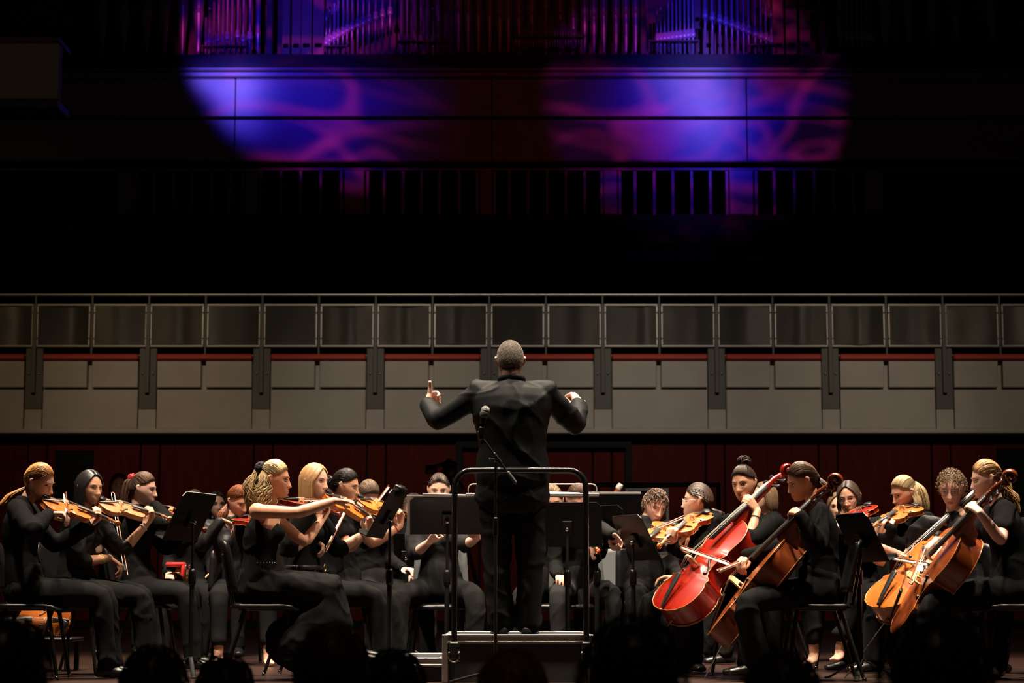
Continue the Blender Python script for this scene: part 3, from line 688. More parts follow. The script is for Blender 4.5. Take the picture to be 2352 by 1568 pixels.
def person(label, D, neck, head, face, phi, hip=None, yaw=None, pitch=0, roll=0, arms=None, dress=None, hair=None, sk=SK_F, sc=1.0, male=False, knees=None, splay=12, glasses=None, feet=False, lean=0, vox=.0058,
           torso=1.0, stand=None, top=None, trouser=None, hipz=.56, hd=0.0, sleeve='long', skirt=False, belt=None, wide=0.0, root_z=0.0, desk=None, legs=True, name='person', headsc=1.0, shw=.165, neckd=0.0, prof=None, thigh=.43):
    """a figure posed from the photograph: neck, head and hip are pixels at depth D; phi is the way the chest faces (0 right, 90 away, 180 left, -90 camera)"""
    SEED[0] += 1; rng = random.Random(SEED[0]); top = top or M_black; trouser = trouser or M_black2
    Nk = P(neck[0], neck[1], D+neckd); Hp = XZ(hip[0], D, hipz) if len(hip) == 1 else P(hip[0], hip[1], D)
    if len(hip) == 3: Hp = XZ(hip[0], D+hip[2], hipz)
    a = math.radians(phi); F = Vector((math.cos(a), math.sin(a), 0)); R = Vector((math.sin(a), -math.cos(a), 0))
    root = empty(name, Vector((Hp.x, Hp.y, root_z)), label, 'person')
    off = Vector(root.location)
    # head frame
    ya = math.radians(face); hf = Vector((math.cos(ya), math.sin(ya), 0)); hr = Vector((math.sin(ya), -math.cos(ya), 0))
    hu = UP
    q = Quaternion(hr, math.radians(pitch)) @ Quaternion(hf, math.radians(roll)); 
    f2 = (Quaternion(hr, math.radians(pitch)) @ hf); u2 = (Quaternion(hr, math.radians(pitch)) @ hu)
    qr = Quaternion(f2, math.radians(roll)); u2 = qr @ u2; r2 = f2.cross(u2)
    Hc = P(head[0], head[1], D+hd+neckd)
    hsc = sc*headsc
    Mh = Matrix(((r2.x, f2.x, u2.x, Hc.x), (r2.y, f2.y, u2.y, Hc.y), (r2.z, f2.z, u2.z, Hc.z), (0, 0, 0, 1)))
    body = MB()
    body.add([Mh @ (head_pt(d)*hsc) for d in DIRS], DFACES)
    for s in (-1, 1):
        Me = Mh.to_3x3() @ Matrix.Rotation(s*.35, 3, 'Z') @ Matrix.Rotation(-.15, 3, 'X')
        body.tube([Mh @ (Vector((s*.072, -.004, -.026))*hsc), Mh @ (Vector((s*.079, -.012, -.006))*hsc), Mh @ (Vector((s*.082, -.020, .014))*hsc), Mh @ (Vector((s*.079, -.010, .024))*hsc), Mh @ (Vector((s*.074, .004, .016))*hsc)], [.0055*hsc, .0075*hsc, .0075*hsc, .0065*hsc, .004*hsc], n=7)
        body.ball(Mh @ (Vector((s*.074, -.008, -.002))*hsc), (.006*hsc, .012*hsc, .022*hsc), Mh.to_3x3())
    nb = Nk+UP*-.03; nt = Mh @ (Vector((0, -.022, -.075))*hsc)
    body.tube([nb-UP*.05, nb, nb.lerp(nt, .5), nt], [.066*sc if male else .056*sc, (.060 if male else .051)*sc, (.055 if male else .046)*sc, (.055 if male else .046)*sc], n=14)
    spn = (Nk-Hp); up_t = spn.normalized()
    body.tube([Hp, Hp+spn*.5, Nk-UP*.09], [.06, .07, .052], n=10)
    shs = {}
    for k, s in (('R', 1), ('L', -1)):
        shs[k] = Nk+R*(s*shw*sc)-UP*(.050*sc)
        A = (arms or {}).get(k)
        if A and 'sh' in A: shs[k] = P(A['sh'][0], A['sh'][1], D+(A['sh'][2] if len(A['sh']) > 2 else (-.16*s*math.cos(a))))
    if sleeve == 'none':
        body.tube([Hp+spn*.60, Hp+spn*.76, Hp+spn*.88, Nk-UP*.035], [(.125*sc, .085*sc), (.135*sc, .085*sc), (.115*sc, .070*sc), (.060*sc, .052*sc)], n=16, ref=R)
        for k in ('R', 'L'): body.tube([Nk-UP*.055, shs[k]+UP*.004], [.046*sc, .050*sc], n=12); body.ball(shs[k], .051*sc)
    arm_j = {}
    slv = MB()
    for k in ('R', 'L'):
        A = (arms or {}).get(k); sh = shs[k]
        if A is None:
            el = sh+Vector((0, 0, -.27))+F*.04; wr = el+F*.2+UP*-.08; A = dict(pose='relax', dors=UP); hd_ = F
        else:
          if isinstance(A['wr'], Vector):
            wr = A['wr']; hd_ = A['hdv']; el = ik(sh, wr, .285*sc, .245*sc, P(A['el'][0], A['el'][1], (sh.y+wr.y)/2+(A['el'][2] if len(A['el']) > 2 else 0)))
          else:
            el = reach(sh, A['el'][0], A['el'][1], .285*sc, A['el'][2] if len(A['el']) > 2 else -1)
            wr = reach(el, A['wr'][0], A['wr'][1], .245*sc, A['wr'][2] if len(A['wr']) > 2 else -1)
            kn = reach(wr, A['hd'][0], A['hd'][1], .09*sc, A['hd'][2] if len(A['hd']) > 2 else 1); hd_ = kn-wr
            if 'hdv' in A: hd_ = Vector(A['hdv'])
        body.tube([Nk-UP*.085, sh-UP*.006], [.038, .040*sc], n=10)
        body.tube(arm_pts(sh, el, wr), [(.050 if male else .046)*sc, .042*sc, .037*sc, .036*sc, .0375*sc, .034*sc, .0245*sc], n=12)
        hand(body, wr+hd_.normalized()*.006, hd_, A.get('dors', UP), k == 'R', A.get('pose', 'relax'), (1.06 if male else .97)*sc)
        arm_j[k] = (sh, el, wr, hd_.normalized())
        sl = A.get('sleeve', sleeve)
        g = .012 if top is not M_suit else .020
        ap = arm_pts(sh, el, wr)
        if sl == 'long': slv.tube(ap[:-1]+[wr-(wr-el).normalized()*.012], [x*sc+g for x in (.052, .047, .042, .040, .040, .036, .030)], n=14)
        elif sl == 'elbow': slv.tube(ap[:5], [x*sc+g for x in (.056, .054, .048, .044, .042)], n=14)
        elif sl == 'short': slv.tube([sh, sh.lerp(el, .3), sh.lerp(el, .56)], [x*sc+g for x in (.055, .050, .046)], n=14)
        elif sl == 'puff': slv.tube([sh+UP*.01, sh.lerp(el, .25)+UP*.008, sh.lerp(el, .5), sh.lerp(el, .62)], [.060, .080, .074, .050], n=14)
        if sl != 'none': slv.tube([Nk-UP*.068-F*.0, sh-UP*.004], [.055*sc, .052*sc+g], n=12)
    # clothes: top
    b = slv; ts = sc*torso
    if sleeve == 'none': prof = ((-.06, .150, .105), (.06, .160, .112), (.22, .150, .108), (.40, .132, .100), (.60, .148, .112), (.70, .142, .106), (.80, .112, .090), (.88, .090, .072), (.93, .076, .060))
    prof = prof or ((-.06, .150, .105), (.06, .160, .112), (.22, .150, .108), (.40, .132, .100), (.60, .150, .112), (.76, .162, .110), (.88, .150, .086), (.955, .094, .066), (1.0, .058, .054))
    bend = F*(.035*sc)
    pts = [Hp+spn*t-bend*math.sin(math.pi*max(0, min(1, t)))*.6 for t, _, _ in prof]
    b.tube(pts, [(wd*ts, dp*ts*(1.12 if male else 1)) for _, wd, dp in prof], n=20, ref=R)
    if not male:
        for s in (-1, 1): b.ball(Hp+spn*.66+F*.060*sc+R*(s*.066*sc), (.062*sc, .055*sc, .062*sc))
    if stand:                                                            # shoulder pads and jacket skirt
        for k, s in (('R', 1), ('L', -1)): b.tube([Nk-UP*.055+R*(s*.05), shs[k]+UP*.022+R*(s*.028)], [.060, .062], n=12)
        b.tube([Hp+UP*.12, Hp, Hp-UP*.13], [(.196, .140), (.212, .152), (.232, .164)], n=22, ref=R)
    remesh_obj(b, 'jacket' if stand else ('dress' if skirt else 'shirt'), top, root, .0105 if vox < .007 else .014, 6, cloth_post(SEED[0], .013 if stand else .012, 17, (.5, .5, 1.15) if stand else (1, 1, .5)), off)
    # legs
    tr = MB(); ank = {}
    if legs:
        for k, s in (('R', 1), ('L', -1)):
            hj = Hp+R*(s*.088*sc)-UP*.02
            if stand:
                kn, an = stand[k]; kn = P(*kn[:2], D+kn[2]); an = P(*an[:2], D+an[2])
            else:
                if knees and k in knees and knees[k]: kn = reach(hj, knees[k][0], knees[k][1], thigh*sc, knees[k][2])
                else:
                    sa = math.radians(splay); kn = hj+(F*math.cos(sa)+R*(s*math.sin(sa)))*.43*sc; kn.z = max(root_z+.47, hj.z-.03)
                an = Vector((kn.x, kn.y, root_z+.085))+F*(.05)
                if knees and k+'a' in knees: an = P(knees[k+'a'][0], knees[k+'a'][1], kn.y+(knees[k+'a'][2] if len(knees[k+'a']) > 2 else 0)); an.z = max(an.z, .085)
            ank[k] = an
            kk = [hj, hj.lerp(kn, .5), hj.lerp(kn, .88), kn.lerp(hj.lerp(an, .5), .06), kn.lerp(an, .15), kn.lerp(an, .6), an+UP*(.0 if not feet else .10)]
            w_ = wide
            if not skirt: tr.tube(kk, [.098*sc, .088*sc, .074*sc, .070*sc, .068*sc+w_*.3, .060*sc+w_*.8, .058*sc+w_], n=16)
            if feet: body.tube([kn.lerp(an, .3), an+UP*.02], [.04, .036], n=8); body.tube([hj, kn, kn.lerp(an, .35)], .035, n=8); 
            fd = (F+Vector((0, 0, 0))).normalized()
            if stand: fd = (F+R*s*.25).normalized()
            if feet:
                body.tube([an, an-UP*.045+fd*.03, an-UP*.062+fd*.12], [.034, (.036, .026), (.036, .016)], n=10, ref=R)
            else:
                sb_ = MB(); sb_.tube([Vector((an.x, an.y, an.z-.045))-fd*.055, an-UP*.035, an-UP*.05+fd*.09, an-UP*.058+fd*.165], [(.032, .030), (.038, .042), (.043, .030), (.034, .020)], n=12, ref=R)
                sb_.build('shoe', M_shoe, root, off=off)
        tr.tube([Hp+UP*.08, Hp-UP*.02], [(.155*sc, .115*sc), (.160*sc, .125*sc)], n=18, ref=R)
        if skirt:
            kc = (Hp+F*.20); kc.z = Hp.z-.01; k2 = Hp+F*.43; k2.z = .54; k3 = Hp+F*.43; k3.z = .40; k4 = Hp+F*.30; k4.z = .20
            tr.tube([Hp, kc, k2, k3, k4], [(.17, .125), (.185, .122), (.19, .115), (.22, .17), (.25, .26)], n=22, ref=R)
            body.tube([k2-UP*.05+R*.09, k2-UP*.3+R*.09+F*.05, ank['R']], [.05, .052, .036], n=10); body.tube([k2-UP*.05-R*.09, ank['L']], [.05, .036], n=10)
        remesh_obj(tr, 'skirt' if skirt else 'trousers', trouser, root, .0125 if vox < .007 else .016, 6, cloth_post(SEED[0]+50, .013, 14, (1, 1, .55)), off)
    # body with sculpted face
    eyes = []
    if hair.get('eyes', True):
        for ex in (-.031, .031):
            e = put('eye', eye_mesh(), None); eyes.append((e, ex, .004, -.0022))
            e = put('eyebrow', brow_mesh(hair.get('brow', hair['m'])), None); eyes.append((e, ex, .0225, .0004))
    bo = remesh_obj(body, 'body', [sk, M_lip], root, vox, 3, face_post(Mh, off, hsc, male, eyes), off)
    for e in eyes: e[0].parent = bo
    hk = {k: v for k, v in hair.items() if k in ('tail', 'tie', 'vol', 'wavy', 'length', 'part', 'res')}
    if 'tail' in hk: hk['tail'] = [P(p[0], p[1], D+hd+neckd+(p[2] if len(p) > 2 else 0)) for p in hk['tail']]
    hb = make_hair(Mh, hsc, hair['style'], rng, **hk); ho = hb.build('hair', hair['m'], root, off=off)
    if hair.get('band'):
        T = nrm(hair.get('tie', (0, -1, .05))); c = Mh @ (surf(T, 1.10)*hsc); t = MB(); bs = hair.get('bandsize', 1.0)
        for i in range(10 if bs > 1 else 1):
            ax = nrm((rng.gauss(0, 1), rng.gauss(0, 1), rng.gauss(0, 1))) if bs > 1 else (Mh.to_3x3() @ T); u = ax.orthogonal().normalized(); v = ax.cross(u); R_ = .022*bs
            t.tube([c+(u*math.cos(q*.524)+v*math.sin(q*.524))*R_ for q in range(13)], .007*bs**.5, n=6, cap=False)
        t.build('hair_tie', hair['band'], ho, off=off)
    if glasses: g_ = make_glasses(Mh, hsc, root, glasses)
    if belt:
        t = MB(); c = Hp+spn*.24; n = 24; t.tube([c+R*(.156*ts*math.cos(q))+F*(.116*ts*math.sin(q)-.012) for q in [2*math.pi*i/n for i in range(n+1)]], [(.018, .006)]*(n+1), n=6, ref=UP, cap=False); bl_ = t.build('belt', M_shoe, root, off=off)
        if belt == 'ring':
            t = MB(); c2 = c+F*.125*ts; t.tube([c2+UP*(.026*math.cos(q))+R*(.026*math.sin(q)) for q in [2*math.pi*i/16 for i in range(17)]], .005, n=6, cap=False); t.build('belt_buckle', M_brass, bl_, off=off)
    return dict(root=root, off=off, N=Nk, H=Hp, F=F, R=R, arms=arm_j, Mh=Mh, D=D, sh=shs)
def bracelet(pr, k, t, m, r=.027):
    sh, el, wr, hd = pr['arms'][k]; c = el.lerp(wr, t); ax = (wr-el).normalized(); u = ax.orthogonal().normalized(); v = ax.cross(u); rr = r+.011*(1-t)*2
    b = MB(); b.tube([c+(u*math.cos(q*.524)+v*math.sin(q*.524))*rr for q in range(13)], .0028, n=6, cap=False); return b.build('bracelet', m, pr['root'], off=pr['off'])
M_brass = mat('brass', (0.75, 0.55, 0.22), 0.25, metal=1.0)
# ================================================================== INSTRUMENTS AND FURNITURE: builders
M_blackpl = mat('black_plastic', (0.006, 0.006, 0.0065), 0.35, spec=0.25)
M_blackmt = mat('black_metal', (0.008, 0.008, 0.008), 0.4, spec=0.3)
M_greypl = mat('grey_chair_shell', (0.055, 0.062, 0.064), 0.55)
M_ebony = mat('ebony', (0.016, 0.015, 0.015), 0.30)
M_fboard = mat('ebony_fingerboard', (0.030, 0.027, 0.026), 0.40)
M_maple = mat('bridge_maple', (0.62, 0.42, 0.20), 0.5)
M_string = mat('string_steel', (0.55, 0.52, 0.46), 0.3, metal=0.8)
M_bowhair = mat('bow_hair', (0.80, 0.74, 0.60), 0.5)
M_bowwood = mat('bow_wood', (0.20, 0.055, 0.022), 0.3, coat=0.4)
M_chrome = mat('chrome', (0.75, 0.74, 0.72), 0.15, metal=1.0)
M_paper = mat('sheet_paper', (0.78, 0.77, 0.76), 0.8)
M_edge = mat('varnish_edge', (0.40, 0.15, 0.035), 0.35, coat=0.4)
def varnish(name, a, b): return mat('varnish_'+name, a, 0.32, col2=b, vscale=3.2, stretch=(3, 1, 1), coat=0.4, spec=0.35)
V_ORANGE = varnish('orange', (0.42, 0.095, 0.013), (0.54, 0.15, 0.022)); V_RED = varnish('red', (0.17, 0.0020, 0.0009), (0.25, 0.0105, 0.0015)); V_REDBR = varnish('redbrown', (0.30, 0.04, 0.008), (0.42, 0.085, 0.013))
V_BROWN = varnish('brown', (0.105, 0.017, 0.004), (0.23, 0.050, 0.009)); V_PINK = varnish('pale', (0.48, 0.16, 0.07), (0.56, 0.23, 0.10)); V_AMBER = varnish('amber', (0.44, 0.115, 0.015), (0.56, 0.17, 0.028))
OUT = ((0, 0), (.003, .07), (.022, .155), (.07, .235), (.14, .28), (.21, .292), (.28, .278), (.33, .247), (.358, .262), (.368, .246), (.395, .196), (.445, .165), (.50, .157), (.55, .163), (.60, .188), (.628, .222), (.640, .210), (.67, .204), (.72, .217), (.79, .236), (.86, .228), (.92, .192), (.965, .125), (.992, .05), (1, 0))
INSTR = {}
def instr_meshes(kind, V):
    key = (kind, V.name)
    if key in INSTR: return INSTR[key]
    S = 1.0 if kind == 'violin' else 2.26; wS = S if kind == 'violin' else 1.45; L = .356*S; rib = .031 if kind == 'violin' else .145; bz = (.033 if kind == 'violin' else .092); z1 = rib
    st = [(y*L, x*L) for y, x in OUT]; parts = []
    def plate(z, sg, arch):
        b = LB(); vs = []; fs = []; nx = 9
        for y, x in st:
            yy = y/L; ar = arch*math.sin(math.pi*min(1, max(0, yy)))**.6
            for i in range(nx): u = -1+2*i/(nx-1); vs.append((x*u, y, z+sg*(ar*(1-u*u)**1.2)))
        for j in range(len(st)-1):
            for i in range(nx-1): q = j*nx+i; f = (q, q+1, q+nx+1, q+nx); fs.append(f if sg > 0 else f[::-1])
        b.add(vs, fs); ring = [(x, y) for y, x in st]+[(-x, y) for y, x in st[::-1]][1:-1]; t = .0035*S
        n = len(ring); b.add([(x*1.012, y, z) for x, y in ring]+[(x*1.012, y, z-sg*t) for x, y in ring], [(i, (i+1) % n, n+(i+1) % n, n+i) for i in range(n)])
        return b
    parts.append(('top_plate', plate(z1, 1, .014*S).mesh('top_plate', V)))
    parts.append(('back_plate', plate(0, -1, .012*S).mesh('back_plate', V)))
    ring = [(x*.975, L*.5+(y-L*.5)*.985) for y, x in st]+[(-x*.975, L*.5+(y-L*.5)*.985) for y, x in st[::-1]][1:-1]; n = len(ring)
    b = LB(); b.add([(x, y, 0) for x, y in ring]+[(x, y, z1) for x, y in ring], [(i, n+i, n+(i+1) % n, (i+1) % n) for i in range(n)]); parts.append(('ribs', b.mesh('ribs', V)))
    b = LB()
    for z in (z1, 0):
        pr = [Vector((x*1.012, y, z)) for x, y in [(x, y) for y, x in st]+[(-x, y) for y, x in st[::-1]][1:]]; b.tube(pr, .0016*S, n=5, cap=False)
    parts.append(('purfling', b.mesh('purfling', M_edge)))
    for s in (-1, 1):
        b = LB(); fy = .49*L; pts = []
        for i in range(13):
            t = i/12; a = t*2-1; x = s*(.125*L+.022*L*a+.018*L*math.sin(a*2.6)); y = fy-.0*L+a*-.085*L*(1 if abs(a) < .9 else .93)
            pts.append((x, y, z1+.014*S*(1-min(1, abs(x)/(.16*L))**2)**1.2+.0008*S))
        b.tube(pts, [(.0050*S, .0010*S)]*13, n=6, ref=(1, 0, 0)); b.ball(pts[0], .0065*S, nu=8, nv=5); b.ball(pts[-1], .0072*S, nu=8, nv=5); parts.append(('f_hole', b.mesh('f_hole', M_ebony)))
    yn = L+.130*S; ztop = z1+.014*S; by = .455*L; zb_ = ztop+bz; zn = z1+.012*S
    def zs(y, off=0): return zb_+(zn+.004*S-zb_)*(y-by)/(yn-by)+off
    hz = zs(L+.01*S)-.010*S; hb = z1*.30
    b = LB(); b.tube([(0, L-.012*S, (hz+hb)/2), (0, L+.012*S, (hz+hb)/2+.004*S), (0, L+.040*S, zs(L+.04*S)-.022*S), (0, L+.085*S, zs(L+.085*S)-.017*S), (0, yn, zn-.012*S)], [(.016*wS, (hz-hb)/2), (.014*wS, (hz-hb)/2.3), (.0125*wS, .013*S), (.0115*wS, .010*S), (.0112*wS, .009*S)], n=12, ref=(1, 0, 0)); parts.append(('neck', b.mesh('neck', V)))
    ye = .70*L
    b = LB(); b.add([(-.021*wS, ye, zs(ye)-.007*S), (.021*wS, ye, zs(ye)-.007*S), (.0115*wS, yn, zn), (-.0115*wS, yn, zn), (-.018*wS, ye, zs(ye)-.014*S), (.018*wS, ye, zs(ye)-.014*S), (.0115*wS, yn, zn-.008*S), (-.0115*wS, yn, zn-.008*S), (0, ye, zs(ye)-.003*S), (0, yn, zn+.0025*S)],
        [(0, 8, 9, 3), (8, 1, 2, 9), (4, 7, 6, 5), (0, 4, 5, 1, 8), (1, 5, 6, 2), (3, 9, 2, 6, 7), (0, 3, 7, 4)]); parts.append(('fingerboard', b.mesh('fingerboard', M_fboard)))
    b = LB(); w2 = .0205*S; t2 = .0022*S; zb0 = ztop-.001*S
    poly = [(-w2, zb0), (-w2*.72, zb0), (-w2*.5, zb0+bz*.25), (w2*.5, zb0+bz*.25), (w2*.72, zb0), (w2, zb0), (w2*.86, zb0+bz*.5), (w2*.80, zb0+bz*.9), (0, zb0+bz*1.05), (-w2*.80, zb0+bz*.9), (-w2*.86, zb0+bz*.5)]
    b.add([(x, by-t2, z) for x, z in poly]+[(x, by+t2, z) for x, z in poly], [tuple(range(11)), tuple(range(21, 10, -1))]+[(i, 11+i, 11+(i+1) % 11, (i+1) % 11) for i in range(11)]); parts.append(('bridge', b.mesh('bridge', M_maple, smooth=False)))
    ty = .30*L; tz = ztop+bz*.55
    b = LB(); b.tube([(0, .012*L, z1+.008*S), (0, .10*L, z1+.5*(tz-z1)), (0, ty, tz)], [(.009*wS, .004*S), (.013*wS, .0045*S), (.020*wS, .0045*S)], n=10, ref=(1, 0, 0)); parts.append(('tailpiece', b.mesh('tailpiece', M_ebony)))
    b = LB()
    for i in range(4):
        u = (i-1.5)/1.5; r = (.0006 if kind == 'violin' else .0011)*(1+.12*(i-1.5)); b.tube([(u*.014*wS, ty, tz+.002*S), (u*.0165*wS, by, zb_+.001*S-.004*S*u*u), (u*.008*wS, yn, zn+.004*S), (u*.004*S, yn+.045*S, zn-.006*S)], r, n=4, cap=False)
    parts.append(('strings', b.mesh('strings', M_string)))
    b = LB(); b.tube([(0, yn-.004*S, zn-.008*S), (0, yn+.03*S, zn-.010*S), (0, yn+.065*S, zn-.019*S)], [(.0125*wS, .011*S), (.0115*wS, .012*S), (.009*wS, .010*S)], n=8, ref=(1, 0, 0)); parts.append(('pegbox', b.mesh('pegbox', V)))
    b = LB(); c = Vector((0, yn+.085*S, zn-.022*S)); pts = []; rr = []
    for i in range(26):
        t = i/25; an = math.radians(200-t*600); ra = (.0215-.0175*t)*S; pts.append(c+Vector((0, math.cos(an)*ra, math.sin(an)*ra))); rr.append(((.0085+.006*t)*S, .0048*S))
    b.tube([Vector((0, yn+.055*S, zn-.017*S))]+pts, [(.0085*S, .008*S)]+rr, n=8, ref=(1, 0, 0)); parts.append(('scroll', b.mesh('scroll', V)))
    for i in range(4):
        b = LB(); s = -1 if i % 2 else 1; y = yn+(.012+.0125*i)*S; z = zn-.011*S-.0015*S*i; b.tube([(-s*.011*S, y, z), (s*.022*S, y, z), (s*.027*S, y, z), (s*.042*S, y, z)], [(.0028*S, .0028*S), (.0034*S, .0034*S), (.004*S, .004*S), (.0085*S, .0032*S)], n=7, ref=(0, 1, 0)); parts.append(('peg', b.mesh('peg', M_ebony)))
    if kind == 'violin':
        b = LB(); b.tube([(-.012, .02, z1+.022), (-.035, .035, z1+.026), (-.058, .05, z1+.022)], [(.020, .009), (.028, .008), (.018, .006)], n=10, ref=(0, 1, 0)); b.tube([(-.03, .008, -.002), (-.03, .008, z1+.02)], .004, n=6); parts.append(('chin_rest', b.mesh('chin_rest', M_ebony)))
    INSTR[key] = (parts, yn+.105*S, zn); return INSTR[key]
def instrument(kind, V, label, tail, scroll, normal, name=None, group=None, endpin=None):
    parts, Ltot, zn = instr_meshes(kind, V); y = (scroll-tail)
    r = empty(name or kind, frame(tail, y, normal), label, kind if not name else name.replace('_', ' '), group)
    made = {}
    for nm, me in parts:
        par = made.get({'peg': 'pegbox', 'f_hole': 'top_plate', 'purfling': 'top_plate'}.get(nm), r); made.setdefault(nm, put(nm, me, par))
    if endpin is not None:
        M = r.matrix_world.inverted(); b = LB(); a = Vector((0, 0.0, .045)); e = M @ endpin; b.tube([a, a.lerp(e, .06), e], [.012, .006, .004], n=8); b.build('endpin', M_blackmt if False else M_chrome, r)
    return r
def bow(label, frog, tip, up=(0, 0, 1), L=None, cello=False):
    d = tip-frog; L = d.length; r = empty('bow', frame(frog, d, up), label, 'bow')
    b = LB(); k = 1.25 if cello else 1.0
    b.tube([(0, -.05, .018), (0, 0, .018), (0, L*.3, .016), (0, L*.6, .014), (0, L-.01, .019), (0, L+.002, .012), (0, L+.004, 0)], [.0048*k, .0048*k, .0044*k, .0040*k, .0034*k, .0036*k, .0026*k], n=7); b.build('stick', M_bowwood, r)
    b = LB(); b.box((0, L/2+.0, -.001), (.016*k, L-.01, .004), bev=.0008); b.build('hair', M_bowhair, r, smooth=False)
    b = LB(); b.box((0, -.012, .007), (.014*k, .048, .021), bev=.004); fr_ = b.build('frog', M_ebony, r, smooth=False)
    b = LB(); b.tube([(0, -.072, .018), (0, -.050, .018)], .0052*k, n=8); b.build('end_button', M_chrome, r); b = LB(); b.tube([(0, .012, .004), (0, .02, .002)], [(.009, .005), (.009, .004)], n=8, ref=(1, 0, 0)); b.build('ferrule', M_chrome, fr_)
    return r
CH = {}
def chair_meshes(shell):
    if shell.name in CH: return CH[shell.name]
    out = []
    b = LB(); vs = []; fs = []; nx, ny = 8, 8
    for z in (.462, .437):
        for j in range(ny+1):
            for i in range(nx+1):
                u, v = -1+2*i/nx, -1+2*j/ny; rr = 1-.10*max(0, abs(u)*abs(v))**4; y = .21*v*rr; x = .22*u*rr*(1 if v > 0 else .95)
                vs.append((x, y, z-.018*(1-u*u)*(1-v*v)-(.018*max(0, v-.55)**2*8)))
    m = (nx+1)*(ny+1)
    for j in range(ny):
        for i in range(nx): q = j*(nx+1)+i; fs.append((q, q+1, q+nx+2, q+nx+1)); fs.append((m+q, m+q+nx+1, m+q+nx+2, m+q+1))
    edge = [i for i in range(nx+1)]+[j*(nx+1)+nx for j in range(1, ny+1)]+[ny*(nx+1)+i for i in range(nx-1, -1, -1)]+[j*(nx+1) for j in range(ny-1, 0, -1)]
    for i in range(len(edge)): a, c = edge[i], edge[(i+1) % len(edge)]; fs.append((a, a+m, c+m, c))
    b.add(vs, fs); out.append(('seat', b.mesh('seat', M_blackpl)))
    b = LB(); vs = []; fs = []; nx, ny = 8, 8
    for t in (0, .022):
        for j in range(ny+1):
            for i in range(nx+1):
                u, v = -1+2*i/nx, j/ny; w_ = .205*(1-.10*v)*(1 if v < .85 else 1-.6*(v-.85)**1*abs(u)); x = w_*u; zz = .535+.325*v-.02*abs(u)**3*(v > .9)
                vs.append((x, -.205-.075*v+.035*u*u-t, zz))
    m = (nx+1)*(ny+1)
    for j in range(ny):
        for i in range(nx): q = j*(nx+1)+i; fs.append((q, q+nx+1, q+nx+2, q+1)); fs.append((m+q, m+q+1, m+q+nx+2, m+q+nx+1))
    for i in range(len(edge)): a, c = edge[i], edge[(i+1) % len(edge)]; fs.append((a, c, c+m, a+m))
    b.add(vs, fs); out.append(('backrest', b.mesh('backrest', shell)))
    for s in (-1, 1):
        b = LB(); b.tube([(s*.17, -.10, .435), (s*.17, -.205, .46), (s*.155, -.235, .60), (s*.15, -.265, .76)], [(.014, .010)]*4, n=8, ref=(1, 0, 0)); out.append(('back_support', b.mesh('back_support', M_blackmt)))
        for f in (-1, 1):
            b = LB(); b.tube([(s*.165, f*.13, .432), (s*.205, f*.20 if f > 0 else -.26, .012)], [.0135, .0115], n=8); b.tube([(s*.205, f*.20 if f > 0 else -.26, .014), (s*.206, f*.202 if f > 0 else -.262, .0)], .014, n=8, mi=1); out.append(('leg', b.mesh('leg', [M_blackmt, M_chrome])))
        b = LB(); b.tube([(s*.165, -.16, .432), (s*.165, .17, .432)], .011, n=8); out.append(('seat_rail', b.mesh('seat_rail', M_blackmt)))
    CH[shell.name] = out; return out
def chair(label, x, y, phi, shell=None, group='black orchestra chairs'):
    r = empty('chair', Matrix.Translation((x, y, 0)) @ Matrix.Rotation(math.radians(phi-90), 4, 'Z'), label, 'chair', group)
    for nm, me in chair_meshes(shell or M_blackpl): put(nm, me, r)
    return r
